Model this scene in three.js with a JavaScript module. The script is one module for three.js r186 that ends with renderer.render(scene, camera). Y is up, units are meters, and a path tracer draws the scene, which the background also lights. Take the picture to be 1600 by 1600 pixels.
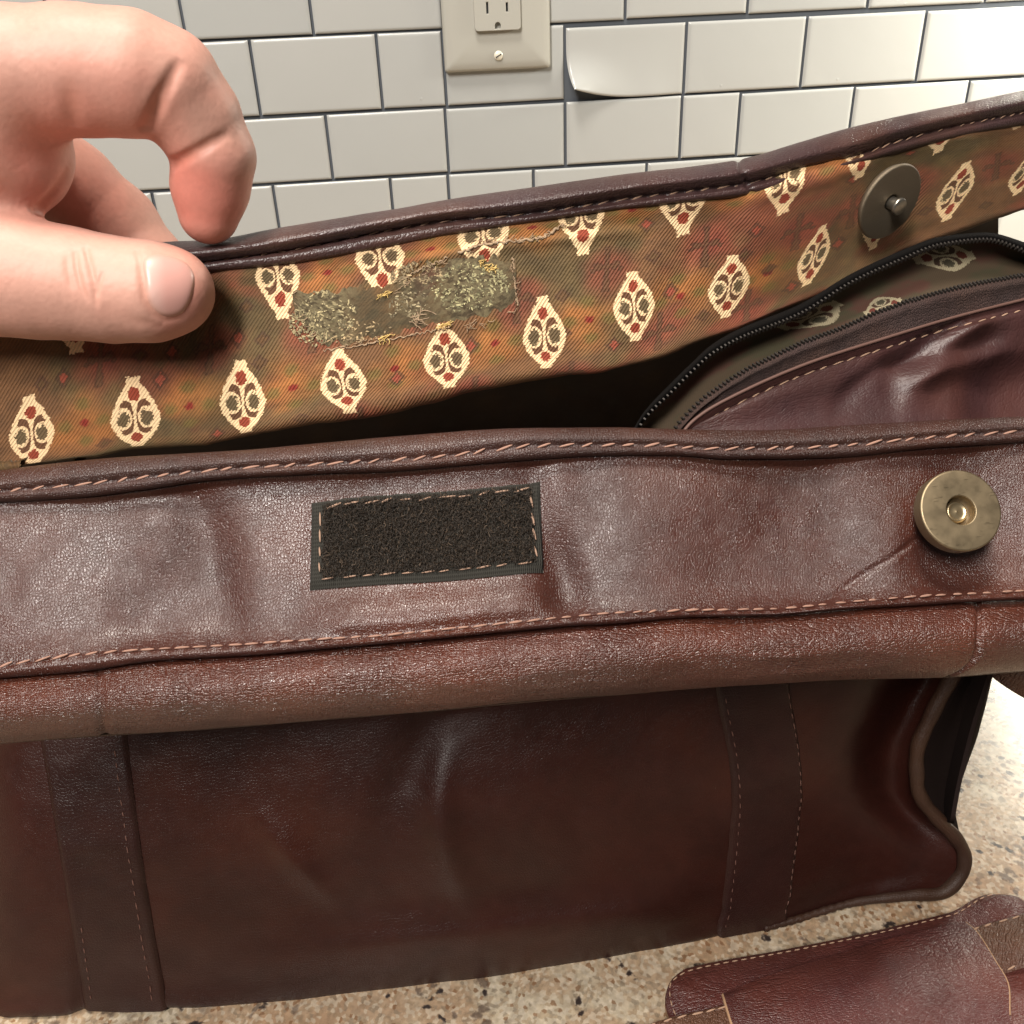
import * as THREE from 'three';
import { mergeGeometries } from 'three/addons/utils/BufferGeometryUtils.js';
import { RoundedBoxGeometry } from 'three/addons/geometries/RoundedBoxGeometry.js';
import { RectAreaLightUniformsLib } from 'three/addons/lights/RectAreaLightUniformsLib.js';

// ------------------------------------------------------------------ camera, light, exposure
RectAreaLightUniformsLib.init();
const scene = new THREE.Scene();
const H = 0.254, F = 1479;                       // lens height over the counter, focal length in pixels of the 1600 px photograph
const EYE = new THREE.Vector3(0, H, 0.68);
const RX = new THREE.Vector3(0.99206616, -0.03516096, 0.12069978);
const DN = new THREE.Vector3(-0.09070607, -0.86496478, 0.49356696);
const FW = new THREE.Vector3(0.08704677, -0.50059928, -0.8612916);
const camera = new THREE.PerspectiveCamera(2 * Math.atan(800 / F) * 180 / Math.PI, 1, 0.01, 20);
camera.position.copy(EYE);
camera.quaternion.setFromRotationMatrix(new THREE.Matrix4().makeBasis(RX, DN.clone().negate(), FW.clone().negate()));
scene.add(camera);

const renderer = new THREE.WebGLRenderer({ antialias: true });
renderer.setSize(1024, 1024);
renderer.toneMapping = THREE.LinearToneMapping;
renderer.toneMappingExposure = 1.35;
renderer.shadowMap.enabled = true;

scene.background = new THREE.Color(0.055, 0.054, 0.053);      // the rest of the dim kitchen
function roomLamp(name, label, [x, y, z], target, w, h, color, intensity, glow) {
  const g = new THREE.Group(); g.name = name; scene.add(g);
  g.position.set(x, y, z); g.lookAt(...target);
  g.userData = { label, category: 'lamp' };
  const rim = new THREE.Mesh(new RoundedBoxGeometry(w + 0.02, h + 0.02, 0.02, 2, 0.006), new THREE.MeshStandardMaterial({ color: 0xd8d4cc, roughness: 0.5 }));
  rim.name = 'lamp_rim'; rim.position.z = -0.016; g.add(rim);
  const face = new THREE.Mesh(new THREE.PlaneGeometry(w, h), new THREE.MeshStandardMaterial({ color: 0x000000, emissive: color, emissiveIntensity: glow }));
  face.name = 'lamp_diffuser'; face.position.z = -0.004; g.add(face);
  const l = new THREE.RectAreaLight(color, intensity, w, h);
  scene.add(l); l.position.copy(g.position); l.quaternion.copy(g.quaternion);
  l.rotateY(Math.PI); l.updateMatrix();          // a RectAreaLight shines along its own -z
}
const WARM = new THREE.Color(1.0, 0.925, 0.83), SOFT = new THREE.Color(1.0, 0.945, 0.885);
roomLamp('ceiling_lamp', 'square warm ceiling lamp straight above the counter edge', [-0.12, 1.55, 0.54], [-0.02, 0.1, 0.5], 0.3, 0.3, WARM, 56, 3);
roomLamp('ceiling_lamp_001', 'long soft white ceiling lamp further back in the kitchen', [-0.52, 1.36, 1.45], [0.0, 0.1, 0.5], 0.2, 0.7, SOFT, 60, 3);
roomLamp('cabinet_lamp', 'short cabinet lamp over the right end of the backsplash', [0.55, 0.32, 0.075], [0.47, 0.08, 0.06], 0.26, 0.05, new THREE.Color(1.0, 0.95, 0.82), 78, 3);

// ------------------------------------------------------------------ helpers
let seed = 7;
const rnd = () => { seed = (seed * 1664525 + 1013904223) >>> 0; return seed / 4294967296; };
const rr = (a, b) => a + (b - a) * rnd();
const clamp = (x, a = 0, b = 1) => Math.min(b, Math.max(a, x));
const smooth = (a, b, x) => { const t = clamp((x - a) / (b - a)); return t * t * (3 - 2 * t); };
const lerp = (a, b, t) => a + (b - a) * t;
const hash = (x, y, z) => { let h = (x * 374761393 + y * 668265263 + z * 2147483647) | 0; h = Math.imul(h ^ (h >>> 13), 1274126177); h ^= h >>> 16; return (h >>> 0) / 4294967296; };
function noise2(x, y, per = 0, s = 0) {          // value noise, tiling when per > 0
  let xi = Math.floor(x), yi = Math.floor(y); const fx = x - xi, fy = y - yi;
  const w = (a) => per ? ((a % per) + per) % per : a;
  const u = fx * fx * (3 - 2 * fx), v = fy * fy * (3 - 2 * fy);
  const a = hash(w(xi), w(yi), s), b = hash(w(xi + 1), w(yi), s), c = hash(w(xi), w(yi + 1), s), d = hash(w(xi + 1), w(yi + 1), s);
  return a + (b - a) * u + (c - a) * v + (a - b - c + d) * u * v;
}
function fbm(x, y, oct = 4, per = 0, s = 0) {
  let f = 0, a = 0.5, n = 0;
  for (let i = 0; i < oct; i++) { f += a * noise2(x, y, per, s + i * 17); n += a; a *= 0.5; x *= 2; y *= 2; per *= 2; }
  return f / n;
}
function noise3(x, y, z) {
  const xi = Math.floor(x), yi = Math.floor(y), zi = Math.floor(z), fx = x - xi, fy = y - yi, fz = z - zi;
  const u = fx * fx * (3 - 2 * fx), v = fy * fy * (3 - 2 * fy), w = fz * fz * (3 - 2 * fz);
  const q = (a, b, c) => hash(xi + a, yi + b, (zi + c) * 7 + 3);
  return lerp(lerp(lerp(q(0, 0, 0), q(1, 0, 0), u), lerp(q(0, 1, 0), q(1, 1, 0), u), v), lerp(lerp(q(0, 0, 1), q(1, 0, 1), u), lerp(q(0, 1, 1), q(1, 1, 1), u), v), w);
}
const V = (x, y, z) => new THREE.Vector3(x, y, z);
const ray = (px, py) => FW.clone().addScaledVector(RX, (px - 800) / F).addScaledVector(DN, (py - 800) / F);
const at = (px, py, d) => EYE.clone().addScaledVector(ray(px, py), d);               // the point at that depth
const counterDepth = (px, py, y = 0) => (y - H) / ray(px, py).y;
const onCounter = (px, py, y = 0) => at(px, py, counterDepth(px, py, y));
const onWall = (px, py, z = 0) => at(px, py, (z - EYE.z) / ray(px, py).z);
function curve(pts, k = 1) {                      // monotone cubic y(x) through [x, y...] rows
  const n = pts.length, x = pts.map((p) => p[0]), y = pts.map((p) => p[k]), m = [], d = [];
  for (let i = 0; i < n - 1; i++) d.push((y[i + 1] - y[i]) / (x[i + 1] - x[i]));
  for (let i = 0; i < n; i++) m.push(i === 0 ? d[0] : i === n - 1 ? d[n - 2] : d[i - 1] * d[i] <= 0 ? 0 : 2 * d[i - 1] * d[i] / (d[i - 1] + d[i]));
  return (t) => {
    let i = 0; while (i < n - 2 && t > x[i + 1]) i++;
    const h = x[i + 1] - x[i], s = clamp((t - x[i]) / h, -0.4, 1.4), s2 = s * s, s3 = s2 * s;
    return (2 * s3 - 3 * s2 + 1) * y[i] + (s3 - 2 * s2 + s) * h * m[i] + (-2 * s3 + 3 * s2) * y[i + 1] + (s3 - s2) * h * m[i + 1];
  };
}
const cr = (p0, p1, p2, p3, t) => {
  const f = (a, b, c, d) => 0.5 * ((2 * b) + (c - a) * t + (2 * a - 5 * b + 4 * c - d) * t * t + (3 * b - a - 3 * c + d) * t * t * t);
  return V(f(p0.x, p1.x, p2.x, p3.x), f(p0.y, p1.y, p2.y, p3.y), f(p0.z, p1.z, p2.z, p3.z));
};
// A sheet through rows of points; rows[k](s) gives the point at s in 0..1 along row k. Returns a surface with geometry and a sampler.
function sheet(rows, nu, nv, { bump, thick = 0, linear = false, wrapU = false } = {}) {
  const P = [], cols = nu + 1, K = rows.length;
  for (let j = 0; j <= nv; j++) {
    const t = j / nv * (K - 1), k = Math.min(K - 2, Math.floor(t)), f = t - k;
    for (let i = 0; i <= nu; i++) {
      const s = i / nu;
      if (linear) { P.push(rows[k](s).lerp(rows[k + 1](s), f)); continue; }
      P.push(cr(rows[Math.max(0, k - 1)](s), rows[k](s), rows[k + 1](s), rows[Math.min(K - 1, k + 2)](s), f));
    }
  }
  const id = (i, j) => j * cols + i;
  const normals = () => {
    const N = [];
    for (let j = 0; j <= nv; j++) for (let i = 0; i <= nu; i++) {
      const du = P[id(Math.min(nu, i + 1), j)].clone().sub(P[id(Math.max(0, i - 1), j)]);
      const dv = P[id(i, Math.min(nv, j + 1))].clone().sub(P[id(i, Math.max(0, j - 1))]);
      N.push(dv.cross(du).normalize());
    }
    return N;
  };
  let N = normals();
  const mj = Math.floor(nv / 2), mi = Math.floor(nu / 2), U = [0], W = [0];
  for (let i = 1; i <= nu; i++) U.push(U[i - 1] + P[id(i, mj)].distanceTo(P[id(i - 1, mj)]));
  for (let j = 1; j <= nv; j++) W.push(W[j - 1] + P[id(mi, j)].distanceTo(P[id(mi, j - 1)]));
  if (bump) {
    const o = [];
    for (let j = 0; j <= nv; j++) for (let i = 0; i <= nu; i++) o.push(bump(i / nu, j / nv, U[i], W[j]));
    for (let k = 0; k < P.length; k++) P[k].addScaledVector(N[k], o[k]);
    N = normals();
  }
  const pos = [], nor = [], uv = [], st = [], idx = [];
  const push = (p, n, i, j) => { pos.push(p.x, p.y, p.z); nor.push(n.x, n.y, n.z); uv.push(U[i], -W[j]); st.push(i / nu, 1 - j / nv); return pos.length / 3 - 1; };
  for (let j = 0; j <= nv; j++) for (let i = 0; i <= nu; i++) push(P[id(i, j)], N[id(i, j)], i, j);
  for (let j = 0; j < nv; j++) for (let i = 0; i < nu; i++) { const a = id(i, j), b = id(i + 1, j), c = id(i, j + 1), d = id(i + 1, j + 1); idx.push(a, c, b, b, c, d); }
  if (thick) {
    const base = pos.length / 3, back = P.map((p, k) => p.clone().addScaledVector(N[k], -thick));
    for (let j = 0; j <= nv; j++) for (let i = 0; i <= nu; i++) push(back[id(i, j)], N[id(i, j)].clone().negate(), i, j);
    for (let j = 0; j < nv; j++) for (let i = 0; i < nu; i++) { const a = base + id(i, j), b = base + id(i + 1, j), c = base + id(i, j + 1), d = base + id(i + 1, j + 1); idx.push(a, b, c, b, d, c); }
    const rim = [];
    for (let i = 0; i <= nu; i++) rim.push([i, 0]);
    for (let j = 1; j <= nv; j++) rim.push([nu, j]);
    for (let i = nu - 1; i >= 0; i--) rim.push([i, nv]);
    for (let j = nv - 1; j >= 0; j--) rim.push([0, j]);
    let prev = null;
    for (const [i, j] of rim) {
      const p = P[id(i, j)], q = back[id(i, j)];
      const n = V(0, 0, 0); if (j === 0) n.sub(P[id(i, 1)].clone().sub(p)); if (j === nv) n.add(p.clone().sub(P[id(i, nv - 1)])); if (i === 0) n.sub(P[id(1, j)].clone().sub(p)); if (i === nu) n.add(p.clone().sub(P[id(nu - 1, j)]));
      n.normalize();
      const a = push(p, n, i, j), b = push(q, n, i, j);
      if (prev) idx.push(prev[0], a, prev[1], a, b, prev[1]);
      prev = [a, b];
    }
  }
  const g = new THREE.BufferGeometry();
  g.setAttribute('position', new THREE.Float32BufferAttribute(pos, 3));
  g.setAttribute('normal', new THREE.Float32BufferAttribute(nor, 3));
  g.setAttribute('uv', new THREE.Float32BufferAttribute(uv, 2));
  g.setIndex(idx);
  g.userData = {};
  const sample = (s, t) => {
    const x = clamp(s) * nu, y = clamp(t) * nv, i = Math.min(nu - 1, Math.floor(x)), j = Math.min(nv - 1, Math.floor(y)), fx = x - i, fy = y - j;
    const mix = (A) => A[id(i, j)].clone().lerp(A[id(i + 1, j)], fx).lerp(A[id(i, j + 1)].clone().lerp(A[id(i + 1, j + 1)], fx), fy);
    return { p: mix(P), n: mix(N).normalize() };
  };
  return { g, sample, length: U[nu], height: W[nv], unit: () => { g.setAttribute('uv', new THREE.Float32BufferAttribute(st, 2)); return g; } };
}
// A row over px x0..x1 of the photograph's frame, at height y(px) and depth d(px)
const row = (x0, x1, y, d) => (s) => { const x = lerp(x0, x1, s); return at(x, typeof y === 'number' ? y : y(x), typeof d === 'number' ? d : d(x)); };
const path = (pts) => { const c = new THREE.CatmullRomCurve3(pts, false, 'centripetal'); return (s) => c.getPointAt(clamp(s)); };
function tube(pts, radius, segs = 60, rad = 10, wob) {        // a swept round strip, its radius a number or a function of 0..1
  const c = new THREE.CatmullRomCurve3(pts, false, 'centripetal'), fr = c.computeFrenetFrames(segs, false), pos = [], nor = [], uv = [], idx = [], L = c.getLength();
  for (let i = 0; i <= segs; i++) {
    const s = i / segs, p = c.getPointAt(s);
    for (let k = 0; k <= rad; k++) {
      const a = k / rad * Math.PI * 2, n = fr.normals[i].clone().multiplyScalar(Math.cos(a)).addScaledVector(fr.binormals[i], Math.sin(a));
      const r = (typeof radius === 'number' ? radius : radius(s)) * (wob ? wob(s, a) : 1);
      pos.push(p.x + n.x * r, p.y + n.y * r, p.z + n.z * r); nor.push(n.x, n.y, n.z); uv.push(s * L, k / rad * r * 6.28);
    }
  }
  const w = rad + 1;
  for (let i = 0; i < segs; i++) for (let k = 0; k < rad; k++) { const a = i * w + k; idx.push(a, a + 1, a + w, a + 1, a + w + 1, a + w); }
  const e0 = pos.length / 3, p0 = c.getPointAt(0), p1 = c.getPointAt(1), t0 = c.getTangentAt(0), t1 = c.getTangentAt(1);
  pos.push(p0.x, p0.y, p0.z, p1.x, p1.y, p1.z); nor.push(-t0.x, -t0.y, -t0.z, t1.x, t1.y, t1.z); uv.push(0, 0, 0, 0);
  for (let k = 0; k < rad; k++) { idx.push(e0, k + 1, k); const b = segs * w; idx.push(e0 + 1, b + k, b + k + 1); }
  const g = new THREE.BufferGeometry();
  g.setAttribute('position', new THREE.Float32BufferAttribute(pos, 3)); g.setAttribute('normal', new THREE.Float32BufferAttribute(nor, 3)); g.setAttribute('uv', new THREE.Float32BufferAttribute(uv, 2)); g.setIndex(idx);
  if (wob) g.computeVertexNormals();
  return g;
}
const names = {};
function numbered(n) { const k = names[n] = (names[n] ?? -1) + 1; return k ? `${n}_${String(k).padStart(3, '0')}` : n; }
function group(name, label, category, pos = [0, 0, 0]) {
  const o = new THREE.Group(); o.name = numbered(name); o.position.set(...pos); o.userData = { label, category }; scene.add(o); return o;
}
function put(name, g, m, parent, extra) {
  const o = new THREE.Mesh(g, m); o.name = name; o.castShadow = o.receiveShadow = true;
  if (extra) Object.assign(o.userData, extra);
  if (parent !== scene) { parent.updateMatrixWorld(true); o.applyMatrix4(parent.matrixWorld.clone().invert()); }
  parent.add(o); return o;
}
// One stitch: a short twisted thread lying from a to b, proud of the leather along n
const BEAD = new THREE.SphereGeometry(1, 7, 5);
function stitchAt(a, b, n, r) {
  const t = b.clone().sub(a), L = t.length(); t.normalize();
  const side = n.clone().cross(t).normalize(), up = t.clone().cross(side).normalize();
  const g = BEAD.clone();
  g.applyMatrix4(new THREE.Matrix4().makeBasis(t.multiplyScalar(L / 2), side.multiplyScalar(r), up.multiplyScalar(r)).setPosition(a.clone().add(b).multiplyScalar(0.5)));
  return g;
}
// A row of stitches along surface S at t(s): pitch and thread radius in metres
function seam(S, s0, s1, tOf, pitch, r, { slant = 0.0006, fill = 0.74, lift = 0.4, along = 's', skip = 0, jitter = 0.28 } = {}) {
  const f = (s) => along === 's' ? S.sample(s, tOf(s)) : S.sample(tOf(s), s), gs = [], pts = [];
  let L = 0, last = null; const M = 1200;
  for (let i = 0; i <= M; i++) { const q = f(lerp(s0, s1, i / M)); if (last) L += q.p.distanceTo(last.p); pts.push([L, q]); last = q; }
  const n = Math.max(1, Math.round(L / pitch));
  const look = (d) => { let lo = 0, hi = M; while (hi - lo > 1) { const m = (lo + hi) >> 1; if (pts[m][0] < d) lo = m; else hi = m; } return pts[hi][1]; };
  for (let k = 0; k < n; k++) {
    if (rnd() < skip) continue;
    const d0 = (k + 0.08 + rr(-1, 1) * jitter * 0.3) * L / n, d1 = d0 + fill * L / n * rr(1 - jitter, 1 + jitter), A = look(clamp(d0, 0, L)), B = look(clamp(d1, 0, L));
    const side = A.n.clone().cross(B.p.clone().sub(A.p)).normalize(), w = slant * rr(0.6, 1.4);
    gs.push(stitchAt(A.p.clone().addScaledVector(A.n, r * lift).addScaledVector(side, -w / 2), B.p.clone().addScaledVector(B.n, r * lift).addScaledVector(side, w / 2), A.n, r * rr(0.85, 1.15)));
  }
  return mergeGeometries(gs);
}

// ------------------------------------------------------------------ textures
function dataTex(w, h, fill, srgb = false, wrap = true) {
  const a = new Uint8Array(w * h * 4);
  for (let y = 0; y < h; y++) for (let x = 0; x < w; x++) { const c = fill(x, y), k = (y * w + x) * 4; a[k] = clamp(c[0]) * 255; a[k + 1] = clamp(c[1]) * 255; a[k + 2] = clamp(c[2]) * 255; a[k + 3] = 255; }
  const t = new THREE.DataTexture(a, w, h); t.magFilter = THREE.LinearFilter; t.minFilter = THREE.LinearMipmapLinearFilter; t.generateMipmaps = true;
  t.wrapS = t.wrapT = wrap ? THREE.RepeatWrapping : THREE.ClampToEdgeWrapping;
  if (srgb) t.colorSpace = THREE.SRGBColorSpace;
  t.needsUpdate = true; return t;
}
const rep = (t, metres, metresY = metres, rot = 0) => { const c = t.clone(); c.repeat.set(1 / metres, 1 / metresY); c.rotation = rot; c.needsUpdate = true; return c; };
function worley(x, y, nx, ny, s) {               // F1, F2 of a tiling jittered lattice
  const xi = Math.floor(x), yi = Math.floor(y); let f1 = 9, f2 = 9, who = 0;
  for (let b = -1; b <= 1; b++) for (let a = -1; a <= 1; a++) {
    const cx = ((xi + a) % nx + nx) % nx, cy = ((yi + b) % ny + ny) % ny;
    const dx = xi + a + 0.1 + 0.8 * hash(cx, cy, s) - x, dy = yi + b + 0.1 + 0.8 * hash(cx, cy, s + 5) - y, d = Math.sqrt(dx * dx + dy * dy);
    if (d < f1) { f2 = f1; f1 = d; who = hash(cx, cy, s + 9); } else if (d < f2) f2 = d;
  }
  return [f1, f2, who];
}
// fine pebbled grain of worn leather
const grainT = dataTex(1024, 1024, (x, y) => {
  const u = x / 1024, v = y / 1024, wx = fbm(u * 12, v * 12, 3, 12, 3) - 0.5, wy = fbm(u * 12, v * 12, 3, 12, 43) - 0.5;
  const a = worley(u * 46 + wx * 1.6, v * 34 + wy * 1.6, 46, 34, 11), b = worley(u * 92 + wx, v * 78 + wy, 92, 78, 21);
  const soft = fbm(u * 8, v * 8, 4, 8, 77), c1 = smooth(0.02, 0.34, a[1] - a[0]), c2 = smooth(0.02, 0.4, b[1] - b[0]);
  const h = 0.62 * c1 * (0.55 + 0.45 * soft) + 0.22 * c2 + 0.16 * soft;
  return [h, h, h];
});
// long shallow creases, for leather that has been bent
const creaseT = dataTex(1024, 1024, (x, y) => {
  const u = x / 1024, v = y / 1024, wx = fbm(u * 6, v * 6, 4, 6, 31) - 0.5, wy = fbm(u * 6, v * 6, 4, 6, 63) - 0.5;
  const a = worley(u * 10 + wx * 2.4, v * 30 + wy * 4.2, 10, 30, 51), b = worley(u * 30 + wx * 2, v * 64 + wy * 4, 30, 64, 52), c = worley(u * 84 + wx, v * 96 + wy, 84, 96, 53);
  const m = smooth(0.3, 0.65, fbm(u * 5, v * 5, 3, 5, 91));
  const h = 0.46 * smooth(0, 0.4, a[1] - a[0]) * m + 0.46 * (1 - m) * 0.8 + 0.34 * smooth(0, 0.4, b[1] - b[0]) + 0.2 * smooth(0, 0.4, c[1] - c[0]);
  return [h, h, h];
});
// uneven dye: a near-white map that the tint of each part multiplies
const dyeT = dataTex(512, 512, (x, y) => {
  const u = x / 512, v = y / 512, a = fbm(u * 5, v * 5, 5, 5, 5), b = fbm(u * 9, v * 9, 4, 9, 25), c = fbm(u * 40, v * 40, 3, 40, 45), d = smooth(0.55, 0.8, fbm(u * 4, v * 4, 4, 4, 65));
  const l = 0.66 + 0.3 * a + 0.1 * (c - 0.5);
  return [l + 0.08 * d, l - 0.02 + 0.1 * (b - 0.5) + 0.06 * d, l + 0.0 + 0.16 * (b - 0.5)];
}, true);
const glossT = dataTex(512, 512, (x, y) => {
  const u = x / 512, v = y / 512, a = fbm(u * 6, v * 6, 4, 6, 105), c = fbm(u * 60, v * 60, 3, 60, 145), r = 0.8 + 0.3 * (a - 0.5) + 0.2 * (c - 0.5);
  return [r, r, r];
});
function leather(color, { rough = 0.62, grain = 0.036, bump = 0.00022, tex = grainT, dye = 0.14, coat = 0, rot = 0, spec = 1 } = {}) {
  return new THREE.MeshPhysicalMaterial({ color: new THREE.Color(...color), roughness: rough, map: rep(dyeT, dye), roughnessMap: rep(glossT, 0.09), bumpMap: rep(tex, grain, grain, rot), bumpScale: bump, clearcoat: coat, clearcoatRoughness: 0.35, specularIntensity: spec });
}
const plain = (color, rough = 0.6, metal = 0) => new THREE.MeshStandardMaterial({ color: new THREE.Color(...color), roughness: rough, metalness: metal });
const M = {
  band: leather([0.088, 0.027, 0.0165], { rough: 0.38, spec: 1.5, bump: 0.00013, grain: 0.028 }),
  binding: leather([0.082, 0.035, 0.026], { rough: 0.46, spec: 1.4, bump: 0.0002, grain: 0.028 }),
  roll: leather([0.122, 0.037, 0.022], { rough: 0.38, spec: 1.6, tex: creaseT, grain: 0.042, bump: 0.00034 }),
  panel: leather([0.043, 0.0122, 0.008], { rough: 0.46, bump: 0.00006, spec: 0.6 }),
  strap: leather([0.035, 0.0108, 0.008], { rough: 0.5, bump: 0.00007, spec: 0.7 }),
  edge: leather([0.065, 0.034, 0.021], { rough: 0.6, bump: 0.0001, spec: 0.6 }),
  flapEdge: leather([0.092, 0.05, 0.045], { rough: 0.46, tex: creaseT, grain: 0.05, bump: 0.00016 }),
  pocket: leather([0.075, 0.031, 0.029], { rough: 0.58, tex: creaseT, grain: 0.07, bump: 0.00010 }),
  tape: new THREE.MeshPhysicalMaterial({ color: new THREE.Color(0.006, 0.005, 0.0045), roughness: 1, specularIntensity: 0.25, bumpMap: rep(grainT, 0.012), bumpScale: 0.0002 }),
  suede: new THREE.MeshStandardMaterial({ color: new THREE.Color(0.085, 0.047, 0.038), roughness: 0.85, map: rep(dyeT, 0.08), bumpMap: rep(grainT, 0.03), bumpScale: 0.0005 }),
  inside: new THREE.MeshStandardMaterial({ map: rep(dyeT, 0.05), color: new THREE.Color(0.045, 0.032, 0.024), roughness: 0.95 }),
  pad: leather([0.125, 0.04, 0.034], { rough: 0.46, bump: 0.00022, tex: creaseT, grain: 0.05 }),
  padStrap: leather([0.155, 0.078, 0.05], { rough: 0.55, tex: creaseT, grain: 0.06, bump: 0.0005, rot: 1.1 }),
  rawEdge: plain([0.34, 0.205, 0.115], 0.85),
  thread: plain([0.33, 0.185, 0.135], 0.8), threadTan: plain([0.36, 0.225, 0.15], 0.8), threadDark: plain([0.12, 0.055, 0.04], 0.8), threadPale: plain([0.52, 0.40, 0.30], 0.8),
  teeth: plain([0.03, 0.024, 0.02], 0.6, 0.4),
};

// ------------------------------------------------------------------ the setting: tiled wall and granite counter
const wall = group('wall', 'white tiled kitchen backsplash with dark grout behind the bag', 'wall'); wall.userData = { kind: 'structure' };
{
  const grout = new THREE.MeshStandardMaterial({ color: new THREE.Color(0.075, 0.085, 0.1), roughness: 0.85 });
  const base = new THREE.BoxGeometry(2.4, 0.9, 0.04); base.translate(0.2, 0.45, -0.0205);
  put('grout_bed', base, grout, wall);
  const tileTex = dataTex(256, 256, (x, y) => { const h = fbm(x / 256 * 5, y / 256 * 5, 4, 5, 301), p = smooth(0.9, 0.95, fbm(x / 256 * 22, y / 256 * 22, 2, 22, 311)); return [0.6 * h + 0.3 * p, 0.6 * h + 0.3 * p, 0.6 * h + 0.3 * p]; });
  const tints = [[0.395, 0.40, 0.385], [0.38, 0.387, 0.374], [0.405, 0.408, 0.39]];
  const mats = tints.map((c, i) => new THREE.MeshPhysicalMaterial({ color: new THREE.Color(...c), roughness: 0.26, bumpMap: rep(tileTex, 0.11 + 0.02 * i), bumpScale: 0.0005 }));
  const Y = (y) => H + y;
  function tile(x0, x1, y0, y1, opt = {}) {
    const g0 = 0.00095, n = opt.peel ? 30 : 12, m = opt.peel ? 20 : 8, dx = opt.tilt ?? 0;
    const sk = rr(-0.0003, 0.0003), lift = rr(0, 0.0005), bow = rr(-0.0003, 0.0004), w = x1 - x0 - 2 * g0, h = y1 - y0 - 2 * g0, rad = 0.0022;
    const fn = (s, t) => {
      const u = s * w, v = t * h, e = Math.min(u, w - u, v, h - v);
      let z = 0.0004 + 0.0012 * Math.sqrt(clamp(1 - (1 - clamp(e / rad)) ** 2)) + lift + bow * Math.sin(s * Math.PI) * Math.sin(t * Math.PI);
      let x = x0 + g0 + u, y = y0 + g0 + v + dx * (s - 0.5) + sk;
      if (opt.peel) { const q = clamp(1 - Math.hypot(s / 0.62, t / 0.75)), k = q * q; z += 0.0016 * (1 - t) ** 2 * smooth(1, 0.7, s) + 0.010 * k; y += 0.0075 * k; x += 0.0035 * k; }
      return V(x, Y(y), z);
    };
    const fr = (k, n) => { const a = [0, 0.012, 0.028]; return k < 3 ? a[k] : k > n - 3 ? 1 - a[n - k] : lerp(0.05, 0.95, (k - 3) / (n - 6)); };
    const rows = []; for (let j = 0; j <= m; j++) { const t = 1 - fr(j, m); rows.push((s) => fn(fr(Math.round(s * n), n), t)); }
    const S = sheet(rows, n, m, { linear: true, thick: opt.peel ? 0.0009 : 0 });
    put('tile', S.g, mats[Math.floor(rnd() * 3)], wall, opt.label ? { label: opt.label } : null);
  }
  const R = [0.0085, -0.0346, -0.0806, -0.1226, -0.165, -0.208];
  const spans = [   // per course: the joints along it
    [-0.40, -0.322, -0.2025, -0.1235, -0.0449, 0.0372, 0.0395, 0.0745, 0.1555, 0.2372, 0.3195, 0.402, 0.484],
    [-0.322, -0.244, -0.1645, -0.0853, -0.0060, 0.0362, 0.1157, 0.197, 0.279, 0.362, 0.4445, 0.527],
    [-0.28, -0.2025, -0.1235, -0.0440, 0.0347, 0.1157, 0.1964, 0.2372, 0.3184, 0.4021, 0.484],
    [-0.322, -0.244, -0.1645, -0.0847, -0.0058, 0.0337, 0.0931, 0.1732, 0.255, 0.337, 0.419, 0.50],
    [-0.28, -0.2025, -0.1235, -0.0440, 0.0347, 0.1157, 0.1964, 0.279, 0.362, 0.445, 0.527],
  ];
  for (const xs of spans) { while (xs[xs.length - 1] < 0.86) xs.push(xs[xs.length - 1] + 0.0818); while (xs[0] > -0.55) xs.unshift(xs[0] - 0.079); }
  const peelAt = spans[1].findIndex((x) => Math.abs(x - 0.1157) < 1e-6);
  spans.forEach((xs, k) => {
    for (let i = 0; i < xs.length - 1; i++) {
      if (xs[i + 1] - xs[i] < 0.004) continue;
      const right = xs[i] > 0.1, peel = k === 1 && i === peelAt;
      tile(xs[i], xs[i + 1], R[k + 1] + (right && k === 0 ? 0.0003 : 0) + (right && k === 1 ? -0.0002 : 0), R[k] - (right && k === 1 ? 0.0012 : 0), { tilt: right ? rr(0, 0.0006) : rr(-0.0002, 0.0003), peel, label: peel ? 'white tile with its lower left corner peeling off the wall' : undefined });
    }
  });
  for (let x = -0.6; x < 0.86; x += 0.0795) tile(x, x + 0.0795, -H + 0.003, -0.2085);
  for (let j = 0; j < 4; j++) for (let x = -0.58 + (j % 2 ? 0 : 0.0398); x < 0.86; x += 0.0797) tile(x, x + 0.0797, 0.0085 + 0.0418 * j, 0.0085 + 0.0418 * (j + 1));   // the lowest course, behind the bag
}
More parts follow.
